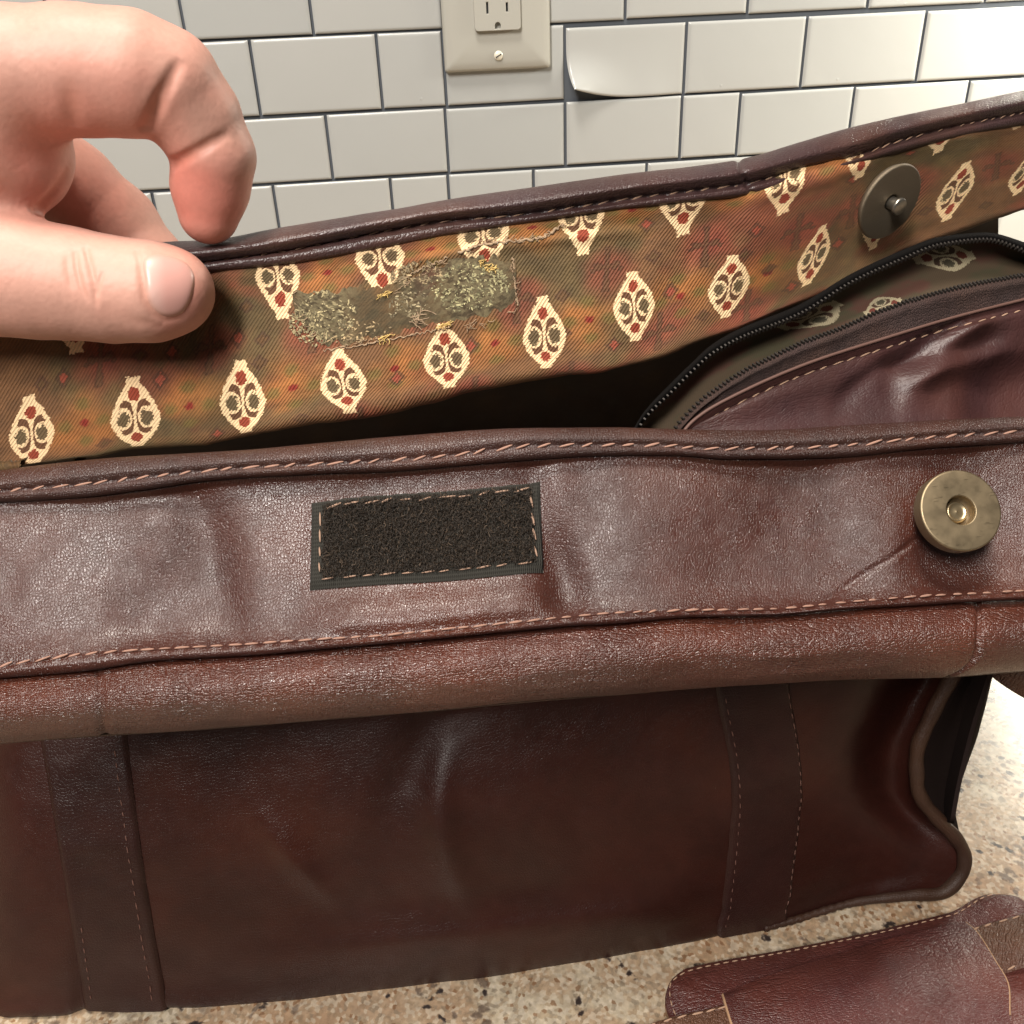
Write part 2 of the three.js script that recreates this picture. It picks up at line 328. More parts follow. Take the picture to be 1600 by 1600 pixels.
{
  const o = group('wall_outlet', 'ivory wall outlet plate with a rectangular receptacle and one screw on the tiles', 'outlet', [0.0711, H - 0.0022, 0]);
  const ivory = new THREE.MeshPhysicalMaterial({ color: new THREE.Color(0.40, 0.39, 0.345), roughness: 0.36 }), dark = plain([0.012, 0.014, 0.02], 0.6);
  const w = 0.0347, h = 0.0575, rowsP = [];
  const prof = [[0, 0], [0.0004, 0.0035], [0.0022, 0.0050], [0.006, 0.0060], [0.012, 0.0066], [0.0205, 0.0069]];
  const ringAt = (k) => { const [ins, z] = prof[k]; const x = w - ins, y = h - ins, pts = []; const r = 0.0018; const n = 5; for (const [cx, cy, a0] of [[x - r, y - r, 0], [-x + r, y - r, 1], [-x + r, -y + r, 2], [x - r, -y + r, 3]]) for (let i = 0; i <= n; i++) { const a = (a0 + i / n) * Math.PI / 2; pts.push(V(cx + r * Math.cos(a), cy + r * Math.sin(a), z + 0.002)); } pts.push(pts[0].clone()); return pts; };
  const rings = prof.map((_, k) => ringAt(k)); rings.push(rings[5].map((p) => V(p.x * 0.02, p.y * 0.02, p.z)));
  const S = sheet(rings.map((r) => (s) => r[Math.round(s * (r.length - 1))].clone().add(o.position)), rings[0].length - 1, rings.length - 1, { linear: true });
  put('plate', S.g, ivory, o);
  const shape = new THREE.Shape(), a = 0.0143, top = 0.034, bot = -0.0335, r = 0.0022;
  shape.moveTo(-a + r, bot); shape.lineTo(a - r, bot); shape.quadraticCurveTo(a, bot, a, bot + r); shape.lineTo(a, top - r); shape.quadraticCurveTo(a, top, a - r, top); shape.lineTo(-a + r, top); shape.quadraticCurveTo(-a, top, -a, top - r); shape.lineTo(-a, bot + r); shape.quadraticCurveTo(-a, bot, -a + r, bot);
  for (const s of [1, -1]) {                                       // slots of the two receptacles, cut through the face
    const cy = s > 0 ? 0.0085 : -0.0245;
    for (const [x, hh] of [[-0.0062, 0.0041], [0.0062, 0.0034]]) { const q = new THREE.Path(), ww = 0.00105; q.moveTo(x - ww, cy + 0.003 - hh + 0.001); q.lineTo(x - ww, cy + 0.003 + hh); q.lineTo(x + ww, cy + 0.003 + hh); q.lineTo(x + ww, cy + 0.003 - hh + 0.001); shape.holes.push(q); }
    const q = new THREE.Path(), gy = cy - 0.0075; q.moveTo(-0.0022, gy - 0.0012); q.lineTo(-0.0022, gy + 0.001); q.absarc(0, gy + 0.001, 0.0022, Math.PI, 0, true); q.lineTo(0.0022, gy - 0.0012); shape.holes.push(q);
  }
  const rg = new THREE.ExtrudeGeometry(shape, { depth: 0.0024, bevelEnabled: true, bevelThickness: 0.0004, bevelSize: 0.0004, bevelSegments: 2, curveSegments: 8 });
  rg.translate(o.position.x, o.position.y, 0.0092);
  const rec = put('receptacle', rg, ivory, o);
  const slot = new THREE.BoxGeometry(0.022, 0.056, 0.0004); slot.translate(o.position.x, o.position.y, 0.0096); put('slot_recess', slot, dark, rec);
  const sc = new THREE.LatheGeometry([[0, 0.0013], [0.0014, 0.0012], [0.0025, 0.0006], [0.0029, 0]].map(([x, y]) => new THREE.Vector2(x, y)), 20); sc.rotateX(Math.PI / 2);
  const notch = new THREE.BoxGeometry(0.0042, 0.0006, 0.0004); notch.rotateZ(0.5);
  for (const y of [-0.0484, 0.0484]) { const g1 = sc.clone(); g1.translate(o.position.x, o.position.y + y, 0.0088); const screw = put('screw', g1, new THREE.MeshPhysicalMaterial({ color: 0xd8d2c0, roughness: 0.2 }), o); const g2 = notch.clone(); g2.translate(o.position.x, o.position.y + y, 0.01015); put('screw_slot', g2, dark, screw); }
}
{
  const N = 2048, span = 0.34;
  const gran = dataTex(N, N, (x, y) => {
    const u = x / N, v = y / N, P = 8, sc = 1;
    const wx = fbm(u * 30, v * 30, 3, 30, 401) - 0.5, wy = fbm(u * 30, v * 30, 3, 30, 431) - 0.5;
    const big = fbm(u * P, v * P, 4, P, 411), mid = fbm(u * 34, v * 34, 4, 34, 415), a = worley(u * 330 + wx * 4, v * 330 + wy * 4, 330, 330, 421), b = worley(u * 104 + wx * 2.6, v * 104 + wy * 2.6, 104, 104, 441), fine = fbm(u * 300, v * 300, 3, 300, 451);
    let r = 0.80, g = 0.735, bl = 0.63; const to = (c, m) => { r = lerp(r, c[0], m); g = lerp(g, c[1], m); bl = lerp(bl, c[2], m); };
    to([0.74, 0.62, 0.50], smooth(0.44, 0.64, mid) * 0.7); to([0.86, 0.80, 0.70], smooth(0.5, 0.34, mid) * 0.8); to([0.70, 0.55, 0.42], smooth(0.48, 0.66, big) * 0.6);
    const k = a[2]; if (k < 0.3) to([0.87, 0.81, 0.72], 0.6); else if (k < 0.46) to([0.66, 0.56, 0.44], 0.45); else if (k < 0.54) to([0.56, 0.50, 0.42], 0.5); else if (k < 0.58) to([0.50, 0.34, 0.22], 0.6);
    const big2 = fbm(u * 14 + 0.5, v * 14, 3, 14, 461);
    if (b[2] < 0.075) to([0.24, 0.20, 0.185], smooth(0.44, 0.12, b[0] + (fine - 0.5) * 0.7)); else if (b[2] < 0.3) to([0.42, 0.35, 0.30], smooth(0.5, 0.15, b[0] + (fine - 0.5) * 0.8) * 0.75 * smooth(0.35, 0.6, big2));
    const f = 0.70 + 0.24 * fine; 
    return [r * f, g * f, bl * f * sc];
  }, true);
  const gm = new THREE.MeshPhysicalMaterial({ map: rep(gran, span), roughness: 0.34, roughnessMap: rep(glossT, 0.05) });
  const g = new THREE.BoxGeometry(2.2, 0.03, 0.72, 1, 1, 1); g.translate(0.2, -0.015, 0.36);
  const uv = g.attributes.uv, p = g.attributes.position; for (let i = 0; i < p.count; i++) uv.setXY(i, p.getX(i) * 0.86 + p.getZ(i) * 0.5 + p.getY(i), p.getZ(i) * 0.86 - p.getX(i) * 0.5);
  put('counter', g, gm, scene, { kind: 'structure' });
}

// ------------------------------------------------------------------ the leather bag
const bag = group('leather_bag', 'open brown leather bag with patterned lining on the granite counter', 'bag', [0, 0, 0.47]);
const X0 = -90, X1 = 1690;                        // the frame's columns that the bag spans
// --- the raised back wall (flap) with its printed lining
const fT = curve([[-90, 432], [0, 420], [120, 402], [250, 380], [330, 376], [440, 356], [600, 330], [700, 312], [800, 297], [900, 282], [1000, 268], [1100, 256], [1160, 247], [1250, 222], [1330, 199], [1450, 172], [1560, 149], [1600, 141], [1690, 122]]);
const fS = curve([[-90, 466], [0, 454], [120, 436], [250, 418], [337, 407], [440, 393], [600, 361], [700, 345], [800, 337], [900, 323], [1000, 308], [1100, 296], [1160, 288], [1250, 266], [1330, 247], [1400, 222], [1500, 196], [1600, 176], [1690, 158]]);
const fL = curve([[-90, 482], [0, 470], [120, 452], [250, 434], [337, 421], [440, 411], [600, 385], [700, 366], [800, 351], [900, 337], [1000, 324], [1100, 312], [1160, 305], [1250, 283], [1330, 259], [1400, 238], [1500, 212], [1600, 192], [1690, 175]]);
const fB = curve([[-90, 746], [0, 737], [60, 728], [140, 716], [212, 698], [300, 690], [400, 672], [500, 650], [600, 632], [700, 609], [800, 590], [860, 581], [940, 576], [1000, 566], [1080, 538], [1175, 508], [1276, 462], [1370, 416], [1460, 374], [1540, 346], [1600, 328], [1690, 300]]);
const fD = curve([[-90, 0.2065], [300, 0.208], [700, 0.211], [1000, 0.2145], [1150, 0.218], [1280, 0.224], [1400, 0.2335], [1600, 0.254], [1690, 0.265]]);
const fDb = curve([[-90, 0.2135], [300, 0.2135], [700, 0.217], [1000, 0.222], [1150, 0.228], [1280, 0.2355], [1400, 0.2455], [1600, 0.266], [1690, 0.277]]);
const plus = (f, a) => (x) => f(x) + a;
const mixc = (f, g, t) => (x) => lerp(f(x), g(x), t);
const flapRows = [0, 0.12, 0.3, 0.5, 0.7, 0.88, 1].map((t) => row(X0, X1, mixc(fL, fB, t), (x) => lerp(fD(x), fDb(x), t) + 0.0006 * (1 - t)));
flapRows.unshift(row(X0, X1, plus(fL, -22), plus(fD, 0.0028)));
flapRows.push(row(X0, X1, plus(fB, 3), plus(fDb, 0.004)), row(X0, X1, plus(fB, -10), plus(fDb, 0.009)));
const FLAP_V = 9;                                 // row intervals; lining proper runs from t = 1/9 to 7/9
const flapFold = (s, t, u, v) => {
  const x = lerp(X0, X1, s);
  let h = 0.0012 * (fbm(u * 42, v * 30, 3, 0, 501) - 0.5) * 2 + 0.00035 * (fbm(u * 160, v * 110, 3, 0, 507) - 0.5) * 2;
  h += 0.0011 * Math.sin((x - 300) / 210) * smooth(0.1, 0.6, t) - 0.0008 * Math.exp(-(((x - 1075 + 200 * (t - 0.4)) / 46) ** 2));
  h += 0.0012 * Math.exp(-(((x - 1290 - 100 * (t - 0.5)) / 60) ** 2)) - 0.0010 * Math.exp(-(((x - 985) / 40) ** 2)) * smooth(0.1, 0.2, t) * smooth(0.6, 0.4, t);
  h += 0.0006 * Math.exp(-((t - 0.235 - 0.00003 * (x - 800)) ** 2) / 0.0006) * smooth(600, 700, x) * smooth(1100, 900, x);  // ridge along the torn edge
  return h;
};
const flap = sheet(flapRows, 420, 90, { bump: flapFold, thick: 0.0016 });
// the print lies on the cloth: st runs along the flap and from its upper to its lower edge
const flapT = (px, py) => { const g = (t) => fL(px) + t * (fB(px) - fL(px)); return (1 + 6 * invRow((py - g(0)) / (g(1) - g(0)))) / FLAP_V; };
function invRow(q) { const k = [0, 0.12, 0.3, 0.5, 0.7, 0.88, 1]; if (q < 0) return q * 8 / 6; for (let i = 0; i < 6; i++) if (q <= k[i + 1]) return (i + (q - k[i]) / (k[i + 1] - k[i])) / 6; return 1 + (q - 1); }
const flapS = (px) => (px - X0) / (X1 - X0);
const TW = 2048, TH = 640;
const toTex = ([px, py]) => [flapS(px) * TW, flapT(px, py) * TH];
// each printed lozenge: centre, upper tip, lower tip, left corner, right corner, as found on the cloth
const LOZ = [
  [[45, 670], [40, 617], [50, 724], [8, 680], [80, 664]], [[212, 643], [207, 588], [215, 697], [173, 650], [252, 640]], [[380, 618], [375, 562], [385, 674], [344, 622], [416, 616]],
  [[537, 591], [527, 545], [547, 639], [500, 594], [572, 583]], [[696, 555], [692, 505], [702, 602], [660, 560], [732, 550]], [[849, 517], [846, 463], [853, 572], [815, 521], [882, 513]],
  [[990, 477], [989, 424], [993, 531], [956, 482], [1023, 470]], [[1140, 447], [1147, 399], [1137, 496], [1107, 455], [1173, 440]], [[1267, 399], [1283, 352], [1261, 446], [1243, 411], [1292, 388]],
  [[1492, 299], [1509, 253], [1478, 344], [1463, 313], [1518, 286]], [[1604, 270], [1622, 228], [1592, 303], [1580, 288], [1634, 258]],
  [[433, 440], [426, 384], [441, 499], [398, 444], [468, 436]], [[590, 411], [586, 356], [600, 468], [552, 414], [629, 403]], [[755, 372], [752, 318], [757, 432], [715, 378], [796, 362]],
  [[907, 341], [905, 286], [911, 399], [871, 349], [943, 338]], [[1067, 316], [1066, 264], [1069, 368], [1030, 326], [1105, 309]], [[1222, 285], [1226, 236], [1219, 335], [1190, 296], [1254, 274]],
  [[1346, 230], [1354, 184], [1339, 279], [1320, 244], [1378, 218]], [[1472, 194], [1482, 150], [1467, 238], [1447, 206], [1502, 182]], [[1597, 160], [1606, 118], [1590, 202], [1572, 172], [1625, 148]],
  [[1374, 342], [1384, 296], [1369, 389], [1349, 355], [1402, 330]], [[112, 500], [106, 446], [117, 552], [74, 504], [150, 492]], [[272, 468], [266, 412], [277, 525], [234, 472], [310, 462]], [[-46, 524], [-50, 470], [-40, 580], [-84, 530], [-8, 518]],
].map((q) => q.map(toTex));
function lozenge(a, b, j) {                       // colour at (a, b) in -1..1, or null where the cloth shows
  const A = Math.abs(a), n = (j - 0.5) * 0.11, B = Math.abs(b);
  const w = B > 0.85 ? 0.27 : 0.2 + 0.8 * Math.pow(clamp(1 - (B / 0.9) ** 1.5), 0.92);
  if (A + n > w || B + n * 0.5 > 1) return null;
  const Y = B * 1.5, cream = [0.83, 0.765, 0.615], gap = [0.34, 0.235, 0.15];
  if (Math.hypot(a, (Y - 0.88) * 0.95) + n < 0.235) return [0.49, 0.20, 0.12];
  if (B > 0.8) return cream;
  const eye = Math.hypot((A - 0.47) * 1.08, Y * 0.88);
  if (eye + n * 1.6 < 0.265) return [0.33, 0.295, 0.205];
  if (eye + n * 0.6 < 0.39 || A + n > w - 0.235 || eye > 0.62) return cream;
  if (A + n * 0.5 < 0.06 + 0.3 * Math.max(0, Y - 0.2) ** 1.3) return cream;
  return gap;
}
const flapArt = new Float32Array(TW * TH * 3), flapH = new Float32Array(TW * TH);
{
  const put3 = (k, c, m) => { for (let i = 0; i < 3; i++) flapArt[k + i] = lerp(flapArt[k + i], c[i], m); };
  const lattice = [];                             // ochre field centres halfway between neighbouring lozenges of a row
  for (let i = 0; i < 8; i++) lattice.push([(LOZ[i][0][0] + LOZ[i + 1][0][0]) / 2, (LOZ[i][0][1] + LOZ[i + 1][0][1]) / 2]);
  for (let i = 11; i < 19; i++) lattice.push([(LOZ[i][0][0] + LOZ[i + 1][0][0]) / 2, (LOZ[i][0][1] + LOZ[i + 1][0][1]) / 2]);
  const px2 = (x, y) => toTex([x, y]);
  const crosses = [[155, 565], [328, 545], [490, 515], [655, 482], [808, 470], [948, 420], [1105, 385], [1244, 362], [1031, 520], [1172, 480], [560, 660], [740, 610], [890, 585], [1330, 330], [1420, 290], [1560, 260]].map((p) => px2(...p));
  const tiny = [[218, 555], [268, 550], [385, 480], [372, 528], [410, 530], [250, 592], [406, 566], [705, 470], [878, 462], [1012, 350], [1165, 398], [958, 538], [1100, 492], [1240, 448], [1022, 400], [1180, 360], [60, 600], [95, 590], [560, 520], [735, 540], [880, 520], [1330, 280], [1540, 320], [620, 590], [160, 690], [340, 675], [470, 650], [1050, 455], [1205, 420], [1425, 240], [1450, 330], [1310, 380]].map((p) => px2(...p));
  for (let y = 0; y < TH; y++) for (let x = 0; x < TW; x++) {
    const k = (y * TW + x) * 3, u = x / 150, v = y / 150;
    const wx = (fbm(u * 1.7, v * 1.7, 3, 0, 601) - 0.5) * 90, wy = (fbm(u * 1.7, v * 1.7, 3, 0, 611) - 0.5) * 90;
    let c = [0.385, 0.285, 0.18]; flapArt.set(c, k);
    const a = fbm(u * 1.15 + 3, v * 1.15, 4, 0, 621), b = fbm(u * 1.15, v * 1.15 + 7, 4, 0, 631);
    put3(k, [0.30, 0.27, 0.165], smooth(0.42, 0.66, a) * 0.8); put3(k, [0.45, 0.23, 0.165], smooth(0.52, 0.7, b) * 0.6);
    let dm = 9; for (const p of lattice) { const d = Math.hypot(x + wx - p[0], (y + wy - p[1]) * 0.9) / 100; if (d < dm) dm = d; }
    put3(k, [0.56, 0.375, 0.19], smooth(0.85, 0.1, dm) * 0.8);
    let dc = 9; for (const p of crosses) { const d = Math.hypot(x + wx * 0.7 - p[0], (y + wy * 0.7 - p[1]) * 0.8) / 62; if (d < dc) dc = d; }
    put3(k, [0.47, 0.235, 0.18], smooth(1, 0.3, dc) * 0.6);
    const m = fbm(u * 6, v * 6, 3, 0, 641) - 0.5; for (let i = 0; i < 3; i++) flapArt[k + i] *= 1 + 0.3 * m;
  }
  const blot = (cx, cy, rx, ry, fn) => { for (let y = Math.max(0, Math.floor(cy - ry)); y < Math.min(TH, cy + ry); y++) for (let x = Math.max(0, Math.floor(cx - rx)); x < Math.min(TW, cx + rx); x++) fn((y * TW + x) * 3, (x - cx), (y - cy), noise2(x * 0.35, y * 0.35, 0, 651)); };
  for (const [cx, cy] of lattice) {               // red centre dot and four green ones
    blot(cx, cy, 14, 16, (k, x, y, n) => put3(k, [0.42, 0.10, 0.07], smooth(11, 4, Math.hypot(x, y) + (n - 0.5) * 5) * 0.85));
    for (const [dx, dy] of [[-36, 4], [36, 2], [-4, -42], [3, 44]]) blot(cx + dx, cy + dy, 24, 24, (k, x, y, n) => put3(k, [0.36, 0.33, 0.16], smooth(20, 5, Math.hypot(x, y) + (n - 0.5) * 8) * 0.7));
  }
  for (const [cx, cy] of crosses) blot(cx, cy, 50, 80, (k, x0, y0, n) => { const x = x0 * 1.25, y = y0 * 1.2;      // a dark outlined cross with a long foot and scrolled arms
    const foot = Math.max(Math.abs(x + y * 0.06) - (y > 30 ? 9 : 6), Math.abs(y) - 62), ax = Math.abs(x), arm = Math.min(Math.hypot(ax - 20, y + 4 + ax * 0.2) - 11, Math.hypot(ax - 32, y - 2) - 6, Math.max(ax - 30, Math.abs(y + 6) - 6));
    const d = Math.min(foot, arm) + (n - 0.5) * 6; put3(k, [0.235, 0.165, 0.105], smooth(3, -1.5, d) * 0.6); if (d < -3.2) put3(k, [0.38, 0.28, 0.185], 0.6);
  });
  tiny.forEach(([cx, cy], i) => blot(cx, cy, 28, 36, (k, x, y, n) => {
    const d = (Math.abs(x) * 1.2 + Math.abs(y) * (i % 2 ? 0.8 : 1.1)) - 19 + (n - 0.5) * 8; put3(k, [0.24, 0.16, 0.11], smooth(3, -2, d) * 0.5); if (d < -7) put3(k, i % 2 ? [0.50, 0.26, 0.19] : [0.33, 0.25, 0.15], smooth(-7, -10, d));
  }));
  for (const [c, t, b, l, r] of LOZ) {
    const ux = (r[0] - l[0]) / 2, uy = (r[1] - l[1]) / 2, vx = (b[0] - t[0]) / 2, vy = (b[1] - t[1]) / 2, D = ux * vy - uy * vx;
    const mx = (t[0] + b[0]) / 2, my = (t[1] + b[1]) / 2, R = Math.max(Math.abs(vx) + Math.abs(ux), Math.abs(vy) + Math.abs(uy)) + 4;
    blot(mx, my, R, R, (k, x, y, n) => {
      const a = (x * vy - y * vx) / D, e = (ux * y - uy * x) / D, q = lozenge(a, e, n); if (q) put3(k, q, q[0] > 0.7 ? 0.95 : 0.88);
    });
  }
  // wear round the torn place: frayed, greyed and stained cloth
  for (let y = 0; y < TH; y++) for (let x = 0; x < TW; x++) {
    const k = (y * TW + x) * 3, tw = Math.sin((x * 0.62 + y * 0.36) * 1.4 + 1.5 * noise2(x / 30, y / 30, 0, 661)), f = noise2(x * 0.9, y * 0.9, 0, 671);
    const wear = 0.93 + 0.07 * tw + 0.12 * (f - 0.5);
    for (let i = 0; i < 3; i++) flapArt[k + i] *= wear * [1.22, 1.14, 1.10][i];
    flapH[y * TW + x] = 0.5 + 0.3 * tw + 0.3 * (f - 0.5) + 0.3 * (noise2(x / 7, y / 7, 0, 681) - 0.5);
  }
}
const liningMap = dataTex(TW, TH, (x, y) => { const k = ((TH - 1 - y) * TW + x) * 3; return [flapArt[k], flapArt[k + 1], flapArt[k + 2]]; }, true, false);
const liningBump = dataTex(TW, TH, (x, y) => { const h = flapH[(TH - 1 - y) * TW + x]; return [h, h, h]; }, false, false);
M.lining = new THREE.MeshPhysicalMaterial({ map: liningMap, bumpMap: liningBump, bumpScale: 0.00022, roughness: 0.82, sheen: 0.25, sheenRoughness: 0.6, sheenColor: new THREE.Color(0.9, 0.75, 0.55) });
const lining = put('lining', flap.unit(), M.lining, bag, { label: 'patterned cotton lining with cream lozenges and a torn worn patch' });
// the leather binding over its upper edge
const bindRows = [
  row(X0, X1, plus(fT, 26), plus(fD, 0.0105)), row(X0, X1, plus(fT, 9), plus(fD, 0.0098)), row(X0, X1, plus(fT, 1), plus(fD, 0.0055)), row(X0, X1, mixc(fT, fS, 0.14), plus(fD, 0.0012)), row(X0, X1, mixc(fT, fS, 0.5), plus(fD, -0.0026)),
  row(X0, X1, mixc(fT, fS, 0.82), plus(fD, -0.0013)), row(X0, X1, fS, plus(fD, 0.0002)), row(X0, X1, mixc(fS, fL, 0.45), plus(fD, -0.0007)), row(X0, X1, mixc(fS, fL, 0.9), plus(fD, -0.0002)), row(X0, X1, plus(fL, 3), plus(fD, 0.0016)),
];
const flapBind = sheet(bindRows, 520, 54, { bump: (s, t, u, v) => {
  const x = lerp(X0, X1, s), near = Math.exp(-(((t - 6 / 9) / 0.055) ** 2));
  return -0.0004 * near * (0.6 + 0.4 * Math.cos(u * 2 * Math.PI / 0.0041)) + 0.0005 * (fbm(u * 60, v * 90, 3, 0, 701) - 0.5) - 0.0007 * Math.exp(-(((x - 1159 - 30 * (t - 0.4)) / 4.5) ** 2)) + 0.0006 * (noise2(u * 22, 3, 0, 703) - 0.5);
} });
const flapBinding = put('flap_binding', flapBind.g, M.flapEdge, bag);
put('stitching', seam(flapBind, 0.13, 1, () => 6 / 9, 0.0041, 0.00021, { slant: 0.0005, fill: 0.66, skip: 0.1, lift: 0.7 }), M.threadTan, flapBinding);
// the leather outside of the raised wall
const backRows = [row(X0, X1, plus(fT, 8), plus(fD, 0.0095)), row(X0, X1, mixc(fT, fB, 0.5), (x) => lerp(fD(x), fDb(x), 0.5) + 0.0125), row(X0, X1, plus(fB, -8), plus(fDb, 0.0125))];
put('flap_outside', sheet(backRows, 160, 16).g, M.panel, bag);

// the torn place: a rough rectangle of bared backing with crusts of old glue and loose threads
{
  const onFlap = (px, py, lift = 0) => { const q = flap.sample(flapS(px), flapT(px, py)); return q.p.addScaledVector(q.n, lift); };
  const nrm = (px, py) => flap.sample(flapS(px), flapT(px, py)).n;
  const edgeT = curve([[455, 452], [500, 449], [560, 443], [600, 438], [640, 425], [700, 404], [740, 392], [770, 400], [803, 404]]), edgeB = curve([[455, 470], [480, 520], [520, 545], [560, 540], [620, 527], [700, 514], [760, 500], [790, 488], [808, 476]]);
  const patchRows = [0, 0.2, 0.4, 0.6, 0.8, 1].map((t) => (s) => { const x = lerp(458, 806, s), n = fbm(s * 30, t * 4, 3, 0, 711) - 0.5; return onFlap(x, lerp(edgeT(x), edgeB(x), t) + n * 30 * (t === 0 || t === 1 ? 1 : 0.2), t === 0 || t === 1 ? -0.00025 : 0.00022); });
  const bareTex = dataTex(512, 256, (x, y) => {
    const u = x / 512, v = y / 256, a = fbm(u * 9, v * 4, 4, 0, 721), b = fbm(u * 60, v * 26, 3, 0, 731), p = smooth(0.5, 0.62, fbm(u * 6 + 4, v * 3, 3, 0, 741)), e = smooth(0.4, 0.3, Math.abs(u - 0.68) * 2.6);
    let c = [0.53, 0.40, 0.26]; const mixTo = (q, m) => c = c.map((z, i) => lerp(z, q[i], m));
    const X = 458 + u * 348, wob = 18 * (fbm(u * 12, v * 5, 3, 0, 746) - 0.5), cr1 = clamp(Math.max(Math.exp(-(((X + wob - 505) / 50) ** 4)), Math.exp(-(((X + wob - 738) / 60) ** 4)), 0.75 * Math.exp(-(((X - 645) / 34) ** 2) - (((v - 0.6) / 0.4) ** 2))));
    mixTo([0.42, 0.36, 0.26], smooth(0.35, 0.6, a) * 0.75); mixTo([0.40, 0.225, 0.18], p * 0.7 * e); mixTo([0.36, 0.33, 0.245], smooth(0.5, 0.7, fbm(u * 22, v * 9, 3, 0, 745)) * 0.55); mixTo([0.45, 0.41, 0.31], cr1 * 0.8);
    const tw = 0.93 + 0.07 * Math.sin((x * 0.62 + (255 - y) * 0.36) * 1.0); c = c.map((z) => z * lerp(tw, 1, cr1));
    mixTo([0.53, 0.48, 0.355], cr1 * smooth(0.42, 0.62, b) * 0.9); mixTo([0.30, 0.25, 0.175], cr1 * smooth(0.45, 0.3, b) * 0.7);
    return c;
  }, true, false);
  const bare = sheet(patchRows, 150, 46, { bump: (s, t, u, v) => 0.0003 * (fbm(u * 900, v * 900, 3, 0, 751) - 0.5) });
  const torn = put('torn_patch', bare.unit(), new THREE.MeshStandardMaterial({ map: bareTex, roughness: 0.92, bumpMap: rep(grainT, 0.25), bumpScale: 0.00015 }), bag, { label: 'torn and glue stained rectangle in the lining' });
  // crusts: small curled flakes
  const fl = new THREE.BufferGeometry(); { const p = [], id = []; for (let i = 0; i <= 4; i++) for (let j = 0; j <= 1; j++) { const a = (i / 4 - 0.5) * 2.2; p.push(Math.sin(a) * 0.5, 0.32 * Math.cos(a) - 0.15, (j - 0.5) * (0.55 - 0.3 * Math.abs(i - 2) / 2)); } for (let i = 0; i < 4; i++) { const a = i * 2; id.push(a, a + 1, a + 2, a + 1, a + 3, a + 2); } fl.setAttribute('position', new THREE.Float32BufferAttribute(p, 3)); fl.setIndex(id); fl.computeVertexNormals(); }
  const zones = [[505, 498, 58, 46, 620, [0.56, 0.51, 0.38]], [640, 478, 40, 26, 150, [0.54, 0.49, 0.38]], [735, 450, 68, 40, 700, [0.57, 0.54, 0.40]], [650, 430, 46, 22, 220, [0.55, 0.48, 0.36]], [560, 520, 60, 18, 200, [0.58, 0.5, 0.37]]];
  const mats = [], cols = [];
  for (const [cx, cy, rx, ry, n, col] of zones) for (let i = 0; i < n; i++) {
    const a = rnd() * 6.283, r = Math.sqrt(rnd()) * (0.8 + 0.2 * noise2(a * 2, cx, 0, 761)), px = cx + rx * r * Math.cos(a), py = cy + ry * r * Math.sin(a) - (px - cx) * 0.12;
    if (fbm(px / 26, py / 26, 3, 0, 771) < 0.36 && rnd() < 0.8) continue;
    const nn = nrm(px, py), q = new THREE.Quaternion().setFromUnitVectors(V(0, 1, 0), nn).multiply(new THREE.Quaternion().setFromEuler(new THREE.Euler(rr(-0.35, 0.35), rnd() * 6.28, rr(-0.35, 0.35)))), s = rr(0.0003, 0.0008);
    mats.push(new THREE.Matrix4().compose(onFlap(px, py, rr(0.00016, 0.00028)), q, V(s * rr(0.8, 1.9), s * rr(0.12, 0.35), s))); const f = rr(0.7, 1.3); cols.push(new THREE.Color().setRGB(col[0] * f, col[1] * f, col[2] * f, THREE.SRGBColorSpace));
  }
  const crust = new THREE.InstancedMesh(fl, new THREE.MeshStandardMaterial({ roughness: 0.85, side: THREE.DoubleSide }), mats.length);
  mats.forEach((m, i) => { crust.setMatrixAt(i, m); crust.setColorAt(i, cols[i]); });
  crust.name = 'glue_residue'; crust.userData.kind = 'stuff'; bag.updateMatrixWorld(true); crust.applyMatrix4(torn.matrixWorld.clone().invert()); torn.add(crust);
  // frayed threads along the rips
  const threads = [], yellow = [];
  const fray = (list, pts, n, spread, r) => { const f = (s) => { const t = s * (pts.length - 1), i = Math.min(pts.length - 2, Math.floor(t)); return [lerp(pts[i][0], pts[i + 1][0], t - i), lerp(pts[i][1], pts[i + 1][1], t - i)]; };
    for (let i = 0; i < n; i++) { const s = rnd(), [x, y] = f(s); let a = rr(-0.5, 0.5) + (rnd() < 0.3 ? 1.4 : 0), px = x + rr(-spread, spread) * 0.4, py = y + rr(-spread, spread); const q = []; for (let k = 0; k < 5; k++) { q.push(onFlap(px, py, 0.00025 + 0.0005 * Math.sin(k / 4 * Math.PI) * rnd())); px += Math.cos(a) * spread * 0.8; py += Math.sin(a) * spread * 0.8 - 0.6; a += rr(-0.7, 0.7); } list.push(tube(q, r * rr(0.7, 1.2), 10, 4)); } };
  fray(threads, [[540, 540], [600, 530], [700, 513]], 16, 2.4, 0.00009); fray(threads, [[735, 382], [790, 378], [840, 374], [876, 355]], 34, 2.4, 0.00009); fray(threads, [[600, 470], [640, 440], [690, 412], [735, 392]], 16, 3, 0.00008); fray(threads, [[720, 512], [770, 500], [800, 485]], 12, 4, 0.00008); fray(threads, [[797, 410], [803, 440], [806, 480]], 10, 3, 0.00009); fray(threads, [[455, 460], [480, 520], [520, 548]], 10, 3, 0.00008); fray(threads, [[640, 500], [660, 480]], 10, 8, 0.0001);
  fray(yellow, [[588, 463], [608, 460]], 14, 2.6, 0.00011); fray(yellow, [[748, 412], [770, 424]], 22, 3, 0.00011); fray(yellow, [[682, 512], [706, 506]], 14, 2.6, 0.00011); fray(yellow, [[590, 532], [612, 526]], 10, 4, 0.00012);
